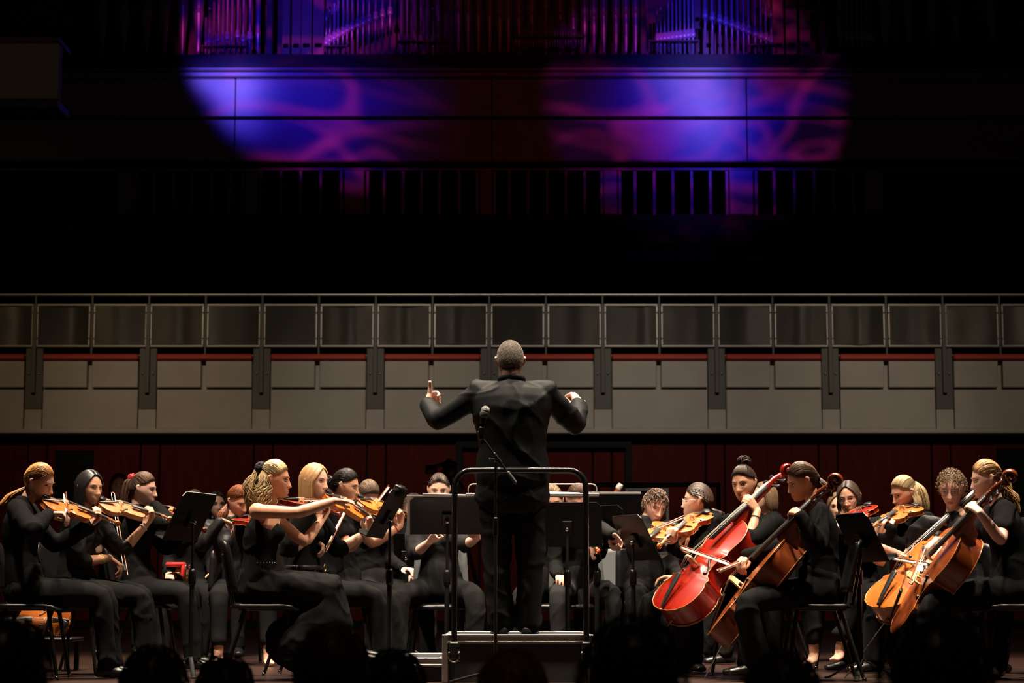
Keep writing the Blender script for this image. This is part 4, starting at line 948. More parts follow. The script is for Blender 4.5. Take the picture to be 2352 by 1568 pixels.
def music_stand(label, base, phi, hz, tilt=22, sheets=None, wd=.50, ht=.33, pouch=False, hang=0.0):
    """base: floor point; phi: the way its music side faces; hz: height of the desk's middle"""
    r = empty('music_stand', Matrix.Translation(base) @ Matrix.Rotation(math.radians(phi-90), 4, 'Z'), label, 'music stand', 'black music stands')
    b = LB(); b.tube([(0, 0, .10), (0, 0, .62)], .016, n=10); b.build('lower_pole', M_blackmt, r)
    b = LB(); b.tube([(0, 0, .60), (0, 0, hz-.04)], .0095, n=10); b.build('upper_pole', M_blackmt, r)
    b = LB(); b.lathe([(.022, .58), (.024, .60), (.024, .66), (.018, .68)], n=12); b.build('clutch', M_blackpl, r)
    for k in range(3):
        an = math.radians(90+120*k); b = LB(); b.tube([(0, 0, .13), (.06*math.cos(an), .06*math.sin(an), .10), (.24*math.cos(an), .24*math.sin(an), .012), (.27*math.cos(an), .27*math.sin(an), .008)], [(.016, .006)]*4, n=8, ref=(-math.sin(an), math.cos(an), 0)); b.build('leg', M_blackmt, r)
    T = Matrix.Translation((0, .02, hz)) @ Matrix.Rotation(math.radians(tilt), 4, 'X')      # desk plane: x across, z up, +y the music side
    b = LB(); poly = [(-wd/2, -ht/2), (wd/2, -ht/2), (wd/2, ht/2-.03), (wd/2-.03, ht/2), (-wd/2+.03, ht/2), (-wd/2, ht/2-.03)]
    Mx = T @ Matrix(((1, 0, 0, 0), (0, 0, -1, 0), (0, 1, 0, 0), (0, 0, 0, 1)))
    b.prism(poly, -.003, .003, Mx); b.box(T @ Vector((0, .03, -ht/2)), (wd, .065, .005), T.to_3x3()); b.box(T @ Vector((0, .062, -ht/2+.010)), (wd, .004, .022), T.to_3x3()); dk = b.build('desk', M_blackpl, r, smooth=False)
    b = LB(); b.box(T @ Vector((0, -.012, -.02)), (.07, .02, .10), T.to_3x3(), bev=.004); b.build('bracket', M_blackmt, dk, smooth=False)
    b = LB(); b.tube([T @ Vector((0, -.02, -.02)), T @ Vector((0, -.045, -.02))], .014, n=12); b.build('knob', M_chrome, dk)
    if sheets:
        for i, (dx, dz, w_, h_, rot) in enumerate(sheets):
            sh = empty('sheet_music', r.matrix_world @ T @ Matrix.Translation((dx, .006+.003*i, dz)) @ Matrix.Rotation(math.radians(rot), 4, 'Y'), None, 'sheet music')
            sh['label'] = ('white music pages' if i == 0 else 'loose page in front')+' on the '+' '.join(label.replace(',', '').split()[:10])
            b = LB(); b.box((0, 0, 0), (w_, .0025, h_)); pg = b.build('page', M_paper, sh, smooth=False)
            b = LB(); b.box((0, .0016, 0), (.003, .001, h_*.98)); b.build('fold', M_greypl, pg, smooth=False)
    if pouch:
        pc = empty('pouch', r.matrix_world @ T @ Matrix.Translation((0, .0, ht/2)), 'small black pouch hung over the top of the edge-on music stand', 'pouch')
        b = LB(); b.box((0, 0, .0), (.16, .055, .075), bev=.018); b.build('pouch_body', M_grey, pc); b = LB(); b.box((0, -.002, .022), (.162, .060, .02), bev=.008); b.build('flap', M_blackpl, pc)
    return r
# ================================================================== THE ORCHESTRA
CHAIRS = []
def seat(pr, desc, shell=None, dx=.05, phi=None):
    c = pr['H']+pr['F']*dx; a = math.degrees(math.atan2(pr['F'].y, pr['F'].x)) if phi is None else phi
    return chair('%s chair of the %s' % ('black' if shell is None else 'grey-backed', desc), c.x, c.y, a, shell)
def strings_setup(kind, V, D, desc, tail, scroll, normal, frog=None, wrR=None, wrL=None, nkpos=None, cpos=None, word=None, vlabel=None, endpin=False, blabel=None, dorsL=None, bl=None, tip=None):
    S = 1.0 if kind == 'violin' else 2.26; Lt = .591*S
    T = P(tail[0], tail[1], D+tail[2]); Sc = reach(T, scroll[0], scroll[1], Lt, scroll[2]); y = (Sc-T).normalized(); M = frame(T, y, normal)
    nrmv = Vector((M[0][2], M[1][2], M[2][2]))
    ep = None
    if endpin: ep = T-y*((T.z)/max(.2, y.z))
    cel = kind == 'cello'
    instrument(kind, V, vlabel or '%s %s held by the %s' % (word, kind, desc), T, Sc, normal, endpin=ep)
    C = M @ Vector((0, (cpos or (.185 if not cel else .415)), .078 if not cel else .265))
    A = {}
    if frog:
        Fp = reach(C, frog[0], frog[1], frog[2], frog[3]); d = (C-Fp).normalized(); Tp = reach(Fp, tip[0], tip[1], bl or .66, tip[2]) if tip else Fp+d*(bl or .66); bow(blabel or 'bow in the right hand of the %s' % desc, Fp, Tp, nrmv+Vector((0, .9, 0)), cello=cel)
        W = reach(Fp, wrR[0], wrR[1], .105, wrR[2]); A['R'] = dict(wr=W, hdv=(Fp-W), el=wrR[3], dors=wrR[4] if len(wrR) > 4 else UP, pose='bow')
    if wrL:
        NP = M @ Vector((0, nkpos or (.445 if not cel else .98), .034 if not cel else .205)); W = reach(NP, wrL[0], wrL[1], .088, wrL[2])
        A['L'] = dict(wr=W, hdv=(NP-W)+UP*.02, el=wrL[3], dors=dorsL or (y*.7+nrmv*-.2), pose='neck' if not cel else 'cello')
    return A, M
EYEDK = mat('brow_dark', (0.03, 0.018, 0.012), 0.8); BROWL = mat('brow_light', (0.12, 0.055, 0.025), 0.8)
M_glass_d = mat('dark_spectacle_frame', (0.03, 0.02, 0.018), 0.3); M_glass_c = mat('clear_spectacle_frame', (0.55, 0.48, 0.45), 0.2)
M_redband = mat('red_ribbon', (0.42, 0.010, 0.012), 0.6); M_tie = mat('black_scrunchie', (0.008, 0.007, 0.010), 0.9)
# ---- conductor
cond = person('conductor in black suit with short greying hair and raised arms seen from behind', 12.3, (1175, 876), (1172, 829), 90, 90, hip=(1178, 1090), pitch=-4, sk=SK_P, sc=1.12, male=True, headsc=1.0, top=M_suit, trouser=M_black2, vox=.0048, shw=.215,
    prof=((-.0, .208, .148), (.10, .204, .144), (.30, .184, .134), (.50, .198, .140), (.68, .222, .142), (.80, .228, .132), (.90, .196, .108), (.965, .105, .075), (1.0, .066, .062)),
    arms=dict(L=dict(sh=(1104, 903, .0), el=(1006, 966, 1), wr=(981, 928, 1), hd=(986, 912, 1), hdv=(.10, .9, .5), dors=Vector((-1, 0, .1)), pose='thumbup'),
              R=dict(sh=(1252, 903, .0), el=(1322, 978, 1), wr=(1329, 936, 1), hd=(1326, 915, 1), hdv=(-.15, .55, .72), dors=Vector((.35, 0, 1)), pose='fist')),
    stand=dict(R=((1219, 1300, .0), (1213, 1432, .02)), L=((1140, 1300, .0), (1152, 1432, .02))), wide=.014, torso=1.0, root_z=.28,
    hair=dict(m=H_GREY, style='short', length=.010, vol=.4, res=2.4, eyes=False))
t = MB(); c = cond['N']+UP*.016
t.tube([c+Vector((.082*math.cos(q), .082*math.sin(q)-.006, -.006-.020*math.cos(q)**2*.6+.012*(math.sin(q) < 0))) for q in [2*math.pi*i/20 for i in range(21)]], [(.017, .008)]*21, n=8, ref=UP, cap=False); t.build('collar', M_suit, cond['root'], off=cond['off'])
sh, el, wr, hv = cond['arms']['R']; hc = wr+hv*.075-UP*.018; tipb = reach(hc, 1205, 932, .34, 1)
bt = empty('baton', frame(hc, tipb-hc, UP), 'thin white baton in the right hand of the conductor', 'baton')
b = LB(); b.tube([(0, .0, 0), (0, .33, 0)], [.0045, .002], n=7); b.build('shaft', mat('white_stick', (.8, .78, .74), .4), bt); b = LB(); b.tube([(0, -.055, 0), (0, -.03, 0), (0, .0, 0)], [.006, .011, .005], n=9); b.build('handle', M_maple, bt)

# ---- first violins, left
D = 12.5; desc = 'strawberry blonde violinist at the left edge'
A, M = strings_setup('violin', V_ORANGE, D, desc, (92, 1158, -.05), (272, 1211, 1), (.12, -.52, .85), (153, 1178, .20, -1), (112, 1180, -1, (30, 1200, -.15)), (203, 1207, -1, (140, 1262, 0)), word='orange', tip=(147, 1134, 1))
pr = person('strawberry blonde violinist with low ponytail at the left edge', D, (52, 1152), (90, 1106), -14, 2, hip=(58,), pitch=-22, roll=8, arms=A, sk=SK_F, knees=dict(R=(236, 1366, -1), L=(245, 1362, 1)), hair=dict(m=H_STRAW, style='tied', tie=(0, -.85, -.42), tail=[(28, 1135), (14, 1152), (2, 1160)], band=M_tie, vol=.8, brow=BROWL), top=M_black)
seat(pr, desc)
D = 13.15; desc = 'violinist with long straight black hair'
A, M = strings_setup('violin', V_PINK, D, desc, (222, 1163, -.05), (392, 1200, 1), (.10, -.55, .83), (284, 1302, .40, -1), (252, 1281, -1, (172, 1262, -.1)), (334, 1206, -1, (306, 1240, 0)), word='pale reddish', bl=.64, tip=(256, 1132, 1))
A['R']['sleeve'] = 'elbow'; A['R']['pose'] = 'droop'; A['L']['sleeve'] = 'elbow'
pr = person('black haired violinist with long straight hair and bow held upright', D, (190, 1176), (205, 1120), -38, -14, hip=(176,), pitch=-6, arms=A, sk=SK_O, knees=dict(R=(322, 1370, -1), L=(330, 1366, 1)), hair=dict(m=H_BLACK, style='loose', length=.26, vol=1.0, part=.1, brow=EYEDK), top=M_satin)
bracelet(pr, 'R', .72, mat('yellow_band', (.6, .55, .1), .5)); bracelet(pr, 'L', .92, M_paper); seat(pr, desc)
D = 14.0; desc = 'violinist with red ribbon in her ponytail'
A, M = strings_setup('violin', V_REDBR, D, desc, (352, 1170, .0), (470, 1226, 1), (.1, -.4, .9), (384, 1182, .16, -1), (350, 1156, -1, (296, 1240, -.3)), (446, 1236, -1, (372, 1292, -.05)), word='dark red', tip=(386, 1202, 1))
pr = person('brunette violinist with red ribbon and ponytail, forearm raised before her face', D, (318, 1168), (328, 1123), -8, 0, hip=(318,), pitch=-8, arms=A, sk=SK_P, knees=dict(R=(428, 1362, -1), L=(436, 1360, 1)), hair=dict(m=H_BROWN, style='tied', tie=(0, -.80, .55), tail=[(296, 1105), (290, 1135), (286, 1170)], band=M_redband, bandsize=1.25, vol=.8, brow=EYEDK), top=M_black)
seat(pr, desc)
D = 17.5; desc = 'far red haired player by the left wall'
pr = person('far player with auburn hair behind the two leftmost violinists', D, (274, 1150), (274, 1118), -75, -80, hip=(276,), sk=SK_P, vox=.0095, hair=dict(m=H_AUB, style='loose', length=.2, res=.7, brow=EYEDK), splay=10); seat(pr, desc)
D = 17.0; desc = 'far dark haired player behind the left music stand'
pr = person('far dark haired player half hidden behind the left music stand', D, (498, 1196), (498, 1160), -70, -80, hip=(500,), sk=SK_P, vox=.0095, hair=dict(m=H_DK, style='loose', length=.16, res=.7, brow=EYEDK), splay=10); seat(pr, desc)
D = 14.9; desc = 'auburn haired violinist in satin shirt'
A, M = strings_setup('violin', V_RED, D, desc, (552, 1200, -.05), (640, 1218, -1), (.1, -.2, .95), (532, 1206, .14, -1), (508, 1194, -1, (486, 1222, -.1)), (610, 1216, -1, (580, 1262, 0)), word='red', tip=(560, 1203, 1))
A['R']['pose'] = 'droop'
pr = person('auburn haired violinist in satin shirt looking down behind the curly blonde', D, (533, 1196), (547, 1150), -42, -76, hip=(545,), pitch=-26, roll=5, arms=A, sk=SK_F, feet=True, hair=dict(m=H_AUB, style='tied', tie=(.1, -.85, -.35), tail=[(512, 1180), (505, 1215)], vol=.9, brow=BROWL), top=M_satin); seat(pr, desc)
# ---- front desk: curly blonde
D = 12.35; desc = 'curly blonde violinist in sleeveless dress'
A, M = strings_setup('violin', V_RED, D, desc, (652, 1160, .06), (781, 1192, 1), (.05, -.25, .96), (812, 1152, .52, -1), (768, 1150, -1, (664, 1180, -.1)), (737, 1197, -1, (706, 1283, -.12)), word='bright red', bl=.70, tip=(690, 1150, 1))
A['R']['sleeve'] = 'none'; A['L']['sleeve'] = 'none'; A['R']['pose'] = 'flat'; A['R']['sh'] = (590, 1174, -.17)
pr = person('curly blonde violinist in sleeveless black dress with bow arm stretched out', D, (618, 1160), (630, 1101), -4, 6, hip=(594,), pitch=-6, arms=A, sk=SK_T, skirt=True, sleeve='none', knees=dict(R=(790, 1362, -1), L=(800, 1358, 1), Ra=(800, 1490), La=(812, 1484)), hair=dict(m=H_BLOND, style='half', tie=(0, -.86, .52), tail=[(574, 1110), (580, 1150), (588, 1175)], band=M_tie, bandsize=1.5, wavy=1.0, length=.17, vol=.95, brow=BROWL), top=M_black, trouser=M_black2)
t = MB(); c = pr['H']+(pr['N']-pr['H'])*.30
for k in range(7): q = -.2+k*.16; t.ball(c+pr['R']*(.145*math.cos(q))+pr['F']*(.118*math.sin(q)), .0045, nu=6, nv=4)
t.build('belt_beads', M_chrome, pr['root'], off=pr['off']); seat(pr, desc)
D = 13.05; desc = 'violinist with long straight blonde hair'
A, M = strings_setup('violin', V_ORANGE, D, desc, (740, 1143, -.06), (880, 1216, 1), (.10, -.62, .78), (750, 1258, .36, -1), (716, 1234, -1, (668, 1240, -.1)), (840, 1228, -1, (770, 1283, -.05)), word='glossy orange', bl=.70, tip=(806, 1147, 1))
A['R']['sleeve'] = 'elbow'; A['L']['sleeve'] = 'elbow'
pr = person('violinist with long straight blonde hair beside the curly blonde', D, (712, 1160), (722, 1105), -30, -8, hip=(700,), pitch=-6, arms=A, sk=SK_F, knees=dict(R=(876, 1368, -1), L=(884, 1364, 1)), hair=dict(m=H_GOLD, style='loose', length=.24, vol=.95, part=-.05, brow=EYEDK), top=M_black, belt='ring'); seat(pr, desc)
bracelet(pr, 'L', .82, M_ebony)
D = 13.8; desc = 'dark haired violinist with spectacles'
A, M = strings_setup('violin', V_AMBER, D, desc, (818, 1156, -.04), (948, 1194, 1), (.08, -.62, .78), None, None, (918, 1214, -1, (860, 1262, 0)), word='amber', nkpos=.44)
A['L']['sleeve'] = 'short'; A['R'] = dict(el=(800, 1262, -1), wr=(835, 1226, -1), hd=(852, 1205, 1), pose='bow')
pr = person('dark haired violinist with spectacles and bun left of the conductor', D, (782, 1160), (793, 1116), -12, -10, hip=(790,), pitch=-12, arms=A, sk=SK_O, sleeve='short', knees=dict(R=(900, 1372, -1), L=(905, 1368, 1)), hair=dict(m=H_BLACK, style='bun', tie=(0, -.98, .1), vol=.9, brow=EYEDK), glasses=M_glass_d, top=M_black); seat(pr, desc); bracelet(pr, 'L', .85, M_redband)
D = 14.7; desc = 'violinist with ash brown hair bending down'
A, M = strings_setup('violin', V_AMBER, D, desc, (846, 1178, -.05), (950, 1200, 1), (0, -.4, .9), (840, 1182, .12, -1), (815, 1190, -1, (800, 1220, 0)), None, word='far amber', bl=.62, tip=(893, 1118, 1))
pr = person('ash brown haired violinist bending down behind the dark haired one', D, (842, 1182), (845, 1137), -60, -50, hip=(850,), pitch=-40, sk=SK_P, arms=A, vox=.007, hair=dict(m=H_ASH, style='tied', tie=(0, -.9, -.3), vol=.8, brow=EYEDK)); seat(pr, desc)
D = 16.2; desc = 'grey haired player behind the centre stand'
pr = person('grey haired player mostly hidden behind the centre left music stand', D, (950, 1200), (950, 1168), -85, -90, hip=(940,), sk=SK_P, vox=.0095, male=True, arms=dict(R=dict(el=(905, 1290, -1), wr=(912, 1312, -1), hd=(935, 1306, -1), pose='flat', dors=UP), L=dict(el=(985, 1290, -1), wr=(970, 1320, -1), hd=(950, 1320, -1))), hair=dict(m=H_GREY, style='short', length=.03, brow=EYEDK)); seat(pr, desc)
D = 14.3; desc = 'violist with centre parted hair facing the conductor'
pr = person('woman with centre parted dark hair facing the conductor over a stand', D, (1008, 1180), (1008, 1124), -88, -90, hip=(1010,), pitch=-14, sk=SK_P, feet=True, splay=24, arms=dict(R=dict(el=(955, 1270, -1), wr=(985, 1245, -1), hd=(1000, 1225, -1)), L=dict(el=(1070, 1250, -1), wr=(1096, 1235, -1), hd=(1088, 1212, -1), pose='neck', sleeve='elbow')), sleeve='elbow', hair=dict(m=H_DK, style='tied', tie=(0, -.95, -.25), vol=.75, brow=EYEDK), top=M_grey); seat(pr, desc, M_greypl, dx=.03)
D = 14.5; desc = 'fair haired player behind the conductor'
pr = person('fair haired player hidden behind the conductor and right centre stand', D, (1268, 1194), (1268, 1150), -90, -90, hip=(1266,), pitch=-20, sk=SK_F, vox=.007, hair=dict(m=H_DBLOND, style='tied', tie=(0, -.95, -.2), brow=BROWL), splay=18, top=M_black); seat(pr, desc, M_greypl)
D = 14.2; desc = 'brown haired violinist behind the right centre stand'
A, M = strings_setup('violin', V_REDBR, D, desc, (1322, 1205, -.16), (1374, 1276, -1), (.2, -.2, .9), None, None, (1366, 1285, -1, (1400, 1330, 0)), word='red brown')
pr = person('brown haired violinist hidden behind the right centre music stand', D, (1328, 1195), (1326, 1148), -70, -85, hip=(1330,), pitch=-30, sk=SK_F, arms=A, hair=dict(m=H_BROWN, style='tied', tie=(0, -.95, -.25), brow=EYEDK), splay=14, trouser=M_grey); seat(pr, desc, M_greypl); c = Vector((XZ(1412, 14.6, .5).x, 14.6, 0)); chair('empty grey-backed chair beside the right centre music stand', c.x, c.y, -80, M_greypl)
# ---- second violins and violas, right
D = 13.9; desc = 'man with tousled brown hair'
A, M = strings_setup('violin', V_AMBER, D, desc, (1538, 1212, -.10), (1470, 1262, -1), (.15, -.35, .9), (1424, 1250, .34, -1), (1408, 1228, -1, (1392, 1214, 0)), None, word='amber', bl=.66, tip=(1617, 1170, 1)); A['R']['pose'] = 'fist'
pr = person('man with tousled brown hair in dark jacket bending over his violin', D, (1486, 1196), (1504, 1162), -70, -80, hip=(1490,), pitch=-22, roll=-10, sk=SK_P, male=True, arms=A, hair=dict(m=H_BROWN, style='short', length=.034, vol=.9, res=1.3, brow=EYEDK), top=M_grey, splay=15); seat(pr, desc)
D = 17.2; desc = 'player with dark curls behind the clear shield'
pr = person('player with dark curly hair behind the clear shield', D, (1462, 1186), (1460, 1150), -80, -90, hip=(1462,), sk=SK_D, vox=.0095, male=True, hair=dict(m=H_BLACK, style='curly', length=.03, res=.8, brow=EYEDK)); seat(pr, desc)
D = 13.35; desc = 'violist in profile with clear spectacles'
A, M = strings_setup('violin', V_ORANGE, D, desc, (1622, 1186, -.10), (1512, 1264, -1), (-.15, -.30, .94), None, None, (1536, 1250, 1, (1590, 1290, 0)), word='glossy amber')
pr = person('dark haired violist in profile with clear spectacles behind the red cello', D, (1640, 1186), (1603, 1150), 176, 178, hip=(1645,), pitch=-2, sk=SK_F, arms=A, hair=dict(m=H_DK, style='tied', tie=(0, -.88, -.38), tail=[(1652, 1178), (1656, 1196)], vol=.75, brow=EYEDK), glasses=M_glass_c, knees=dict(R=(1500, 1378, 1), L=(1492, 1380, -1))); seat(pr, desc)
D = 13.1; desc = 'cellist with hair in a high bun'
A, M = strings_setup('cello', V_RED, D-.30, desc, (1552, 1436, 0), (1842, 1100, 1), (-.77, -.45, .45), (1556, 1254, .24, 1), (1582, 1222, 1, (1610, 1225, .1)), (1746, 1180, -1, (1778, 1228, 0)), word='glossy red', endpin=True, nkpos=.93, bl=.62, dorsL=Vector((.2, -.9, .3)), tip=(1677, 1297, -1))
A['L']['sleeve'] = 'elbow'
pr = person('cellist with dark hair in a high bun behind the red cello', D, (1726, 1182), (1709, 1110), -122, -125, hip=(1740,), pitch=-10, roll=3, sk=SK_O, arms=A, splay=32, hair=dict(m=H_DK, style='bun', tie=(0, -.35, .93), vol=1.1, brow=EYEDK)); seat(pr, desc); bracelet(pr, 'L', .78, M_ebony); bracelet(pr, 'R', .92, M_chrome)
D = 12.35; desc = 'cellist with smooth brown hair in profile'
A, M = strings_setup('cello', V_BROWN, D-.02, desc, (1676, 1484, .20), (1968, 1120, -1), (-.80, .14, .58), (1700, 1292, .16, 1), (1712, 1278, 1, (1790, 1290, .1)), (1836, 1180, -1, (1882, 1262, -.1)), word='glossy brown', endpin=True, nkpos=.95, bl=.6, dorsL=Vector((.1, -.95, .3)), tip=(1652, 1312, -1))
pr = person('cellist with smooth brown hair in profile behind the brown cello', D, (1874, 1158), (1843, 1104), -172, 178, hip=(1880,), thigh=.51, pitch=-22, roll=-4, sk=SK_T, arms=A, splay=20, wide=.03, knees=dict(R=(1740, 1360, 1), L=(1712, 1380, -1), La=(1742, 1520, .05)), hair=dict(m=H_BROWN, style='tied', tie=(0, -.95, -.15), tail=[(1898, 1118), (1906, 1140)], band=M_tie, vol=.75, brow=EYEDK)); seat(pr, desc, dx=.02)
D = 14.0; desc = 'violinist with dark parted hair and glasses'
A, M = strings_setup('violin', V_RED, D, desc, (1990, 1172, -.12), (1946, 1232, -1), (-.3, -.25, .9), (1921, 1194, .20, -1), (1920, 1222, -1, (1912, 1240, 0)), (1942, 1222, 1, (1990, 1260, 0)), word='red orange', bl=.62, tip=(1996, 1162, 1))
pr = person('violinist with dark parted hair and glasses behind the brown cello', D, (1972, 1190), (1950, 1142), -112, -120, hip=(1965,), pitch=-14, roll=6, sk=SK_F, arms=A, feet=True, knees=dict(Ra=(1870, 1500), La=(1930, 1492)), hair=dict(m=H_DK, style='loose', length=.10, vol=.75, brow=EYEDK), glasses=M_glass_d); seat(pr, desc)
D = 13.6; desc = 'violist with long golden blonde hair'
A, M = strings_setup('violin', V_ORANGE, D, desc, (2100, 1172, -.10), (1998, 1222, -1), (-.25, -.45, .85), (2046, 1190, .16, -1), (2040, 1215, -1, (2060, 1255, 0)), (2016, 1232, -1, (2080, 1275, 0)), word='shiny orange', bl=.5, tip=(2071, 1152, 1))
pr = person('violist with long golden blonde hair looking down at her instrument', D, (2104, 1180), (2078, 1132), -158, -165, hip=(2120,), pitch=-20, sk=SK_F, arms=A, hair=dict(m=H_BLOND, style='half', tie=(0, -.9, .4), tail=[(2112, 1120), (2122, 1150), (2128, 1180)], length=.15, vol=.95, brow=BROWL)); seat(pr, desc)
D = 13.0; desc = 'curly haired cellist with glasses'
A, M = strings_setup('cello', V_ORANGE, D-.25, desc, (2046, 1434, 0), (2314, 1122, 1), (-.76, -.44, .48), (2024, 1278, .26, 1), (2012, 1252, 1, (2080, 1226, 0)), (2236, 1196, -1, (2270, 1240, .1)), word='orange fronted', endpin=True, nkpos=.88, bl=.6, dorsL=Vector((.2, -.9, .3)), tip=(2133, 1298, -1))
pr = person('curly haired cellist with glasses and puffed sleeves reaching for her strings', D, (2188, 1186), (2186, 1124), -112, -115, hip=(2205,), pitch=-16, sk=SK_P, arms=A, sleeve='puff', splay=32, hair=dict(m=H_DBLOND, style='curly', length=.03, vol=.7, brow=EYEDK), glasses=M_glass_d, top=M_satin); seat(pr, desc)
D = 12.4; desc = 'cellist with blonde ponytail at the right edge'
A, M = strings_setup('cello', V_BROWN, D-.02, desc, (2094, 1460, .20), (2372, 1106, -1), (-.84, -.04, .52), (2124, 1262, .17, 1), (2150, 1240, 1, (2230, 1260, .1)), (2250, 1176, -1, (2278, 1262, -.2)), word='dark amber', endpin=True, nkpos=.98, bl=.6, dorsL=Vector((.1, -.95, .3)), tip=(2095, 1341, -1))
pr = person('cellist with blonde ponytail in short sleeved black shirt at the right edge', D, (2294, 1156), (2266, 1100), -176, 178, hip=(2318,), thigh=.54, pitch=-12, sk=SK_P, arms=A, sleeve='short', splay=20, wide=.02, knees=dict(R=(2160, 1362, 1), L=(2136, 1384, -1)), hair=dict(m=H_GOLD, style='tied', tie=(0, -.97, .1), tail=[(2310, 1125), (2326, 1150), (2332, 1184)], wavy=.7, vol=1.0, brow=BROWL)); seat(pr, desc, dx=.0)
D = 13.4; desc = 'player cut off by the right edge'
pr = person('player cut off by the right edge of the picture', D, (2388, 1190), (2388, 1140), -150, -160, hip=(2395,), sk=SK_P, hair=dict(m=H_BROWN, style='tied', tie=(0, -.9, -.2), brow=EYEDK), arms=dict(R=dict(el=(2366, 1260, 1), wr=(2344, 1238, 1), hd=(2330, 1240, 1)), L=dict(el=(2380, 1280, -1), wr=(2340, 1270, -1), hd=(2328, 1260, -1)))); seat(pr, desc)
D = 15.2; desc = 'light haired player behind the two cellists'
pr = person('light haired player half hidden between the two cellists', D, (1764, 1190), (1756, 1142), -150, -160, hip=(1770,), sk=SK_F, vox=.0095, hair=dict(m=H_DBLOND, style='loose', length=.1, res=.8, brow=BROWL)); seat(pr, desc)
D = 15.6; desc = 'far player behind the violinist with dark parted hair'
pr = person('far blonde player glimpsed left of the violinist with dark parted hair', D, (1930, 1196), (1924, 1166), -100, -100, hip=(1920,), sk=SK_F, vox=.0095, hair=dict(m=H_DBLOND, style='loose', length=.12, res=.7, brow=BROWL)); seat(pr, desc)
# ================================================================== PODIUM, STANDS AND OTHER PROPS
M_alu = mat('ribbed_aluminium', (0.62, 0.61, 0.58), 0.30, metal=0.9); M_carpet = mat('podium_carpet', (0.022, 0.022, 0.022), 0.95, bump=.3, bscale=200); M_riser = mat('podium_riser', (0.016, 0.0165, 0.017), 0.7)
pd = empty('podium', (0.03, 12.45, 0), 'black conductor podium with aluminium edges, side step and tubular guard rail', 'podium')
def plat(x0, x1, y0, y1, zt, zb_):
    slab('deck', x0+.02, x1-.02, y0+.02, y1-.02, zt-.03, zt, M_carpet, pd)
    for (a0, a1, b0, b1) in ((x0, x1, y0, y0+.03), (x0, x1, y1-.03, y1), (x0, x0+.03, y0+.03, y1-.03), (x1-.03, x1, y0+.03, y1-.03)):
        b = MB()
        for k in range(4):
            z1_ = zt+.004-k*.0125; b.box(((a0+a1)/2, (b0+b1)/2, z1_-.0045), (a1-a0+.006*(k == 0), b1-b0+.006*(k == 0), .009), bev=.002)
        b.box(((a0+a1)/2, (b0+b1)/2, zt-.026), (a1-a0-.006, b1-b0-.006, .05)); b.build('edge_trim', M_alu, pd, smooth=False)
    slab('riser', x0+.015, x1-.015, y0+.015, y1-.015, zb_, zt-.05, M_riser, pd)
plat(-.40, .47, 12.0, 12.9, .28, 0.0); plat(-.69, -.41, 12.08, 12.98, .14, 0.0)
for (x, y) in ((-.40, 12.0), (.47, 12.0)): slab('corner_post', x-.018, x+.018, y-.012, y+.03, .0, .284, M_alu, pd, bev=.004)
ry = 11.965; zt = P(1193, 1080, ry).z; xl, xr = P(1044, 1300, ry).x, P(1346, 1300, ry).x; rr = .10; pts = [(xl, ry, .15)]
for i in range(9): a = math.pi-math.pi/2*i/8; pts.append((xl+rr+rr*math.cos(a), ry, zt-rr+rr*math.sin(a)))
for i in range(9): a = math.pi/2-math.pi/2*i/8; pts.append((xr-rr+rr*math.cos(a), ry, zt-rr+rr*math.sin(a)))
pts.append((xr, ry, .15)); b = MB(); b.tube(pts, .0185, n=14, ref=(0, 1, 0)); b.build('guard_rail', mat('black_gloss_tube', (.008, .008, .008), .16, spec=.6), pd)
for x in (xl, xr):
    b = MB(); b.box((x, ry+.0, .205), (.06, .075, .075), bev=.008); b.build('rail_socket', M_blackmt, pd, smooth=False)
    b = MB(); b.tube([(x-.03, ry-.045, .185)]+[(x+.03*math.cos(q), ry-.045, .155+.03*math.sin(q)) for q in [math.pi+math.pi*i/8 for i in range(9)]]+[(x+.03, ry-.045, .185)], .0045, n=7, cap=False); b.build('latch_loop', M_chrome, pd)
# microphone on a boom stand
my = 11.62; mp = lambda px, py, dy=0: P(px, py, my+dy)
ms = empty('microphone_stand', Vector((mp(1138, 1500).x, my, 0)), 'thin black boom microphone stand before the conductor podium', 'microphone stand')
X = mp(1138, 1500).x; b = MB(); b.tube([(X, my, .02), (X, my, mp(1138, 1190).z)], .0105, n=10); b.build('lower_tube', M_blackmt, ms)
b = MB(); b.tube([(X, my, mp(1138, 1195).z), (X, my, mp(1140, 1062).z)], .0075, n=10); b.build('upper_tube', M_blackmt, ms)
b = MB(); b.tube([(X, my, mp(1138, 1228).z), (X, my, mp(1138, 1192).z)], [.015, .014], n=12); b.build('clutch', M_blackpl, ms)
for k in range(3):
    an = math.radians(30+120*k); b = MB(); b.tube([(X, my, .09), (X+.30*math.cos(an), my+.30*math.sin(an), .015)], .010, n=8); b.build('leg', M_blackmt, ms)
b = MB(); b.tube([mp(1182, 1106, -.02), mp(1098, 992, -.02)], .0062, n=10); b.build('boom', M_blackmt, ms)
b = MB(); b.tube([mp(1184, 1108, -.02), mp(1167, 1085, -.02)], .0105, n=10); b.build('counterweight', M_greypl, ms)
b = MB(); b.tube([mp(1150, 1062, -.02), mp(1135, 1042, -.02)], .010, n=10); b.ball(mp(1142, 1056, -.015), .016, nu=10, nv=7); b.tube([mp(1142, 1056, -.02), mp(1124, 1052, -.04), mp(1128, 1064, -.04)], .0035, n=7); b.build('boom_joint', M_blackmt, ms)
mc = empty('microphone', mp(1107, 985), 'black handheld vocal microphone with silver grille clipped to the boom stand', 'microphone')
b = MB(); b.tube([mp(1108, 1018, -.02), mp(1105, 985, -.02), mp(1112, 955, -.02)], [.010, .0135, .0175], n=12); b.build('handle', M_blackpl, mc)
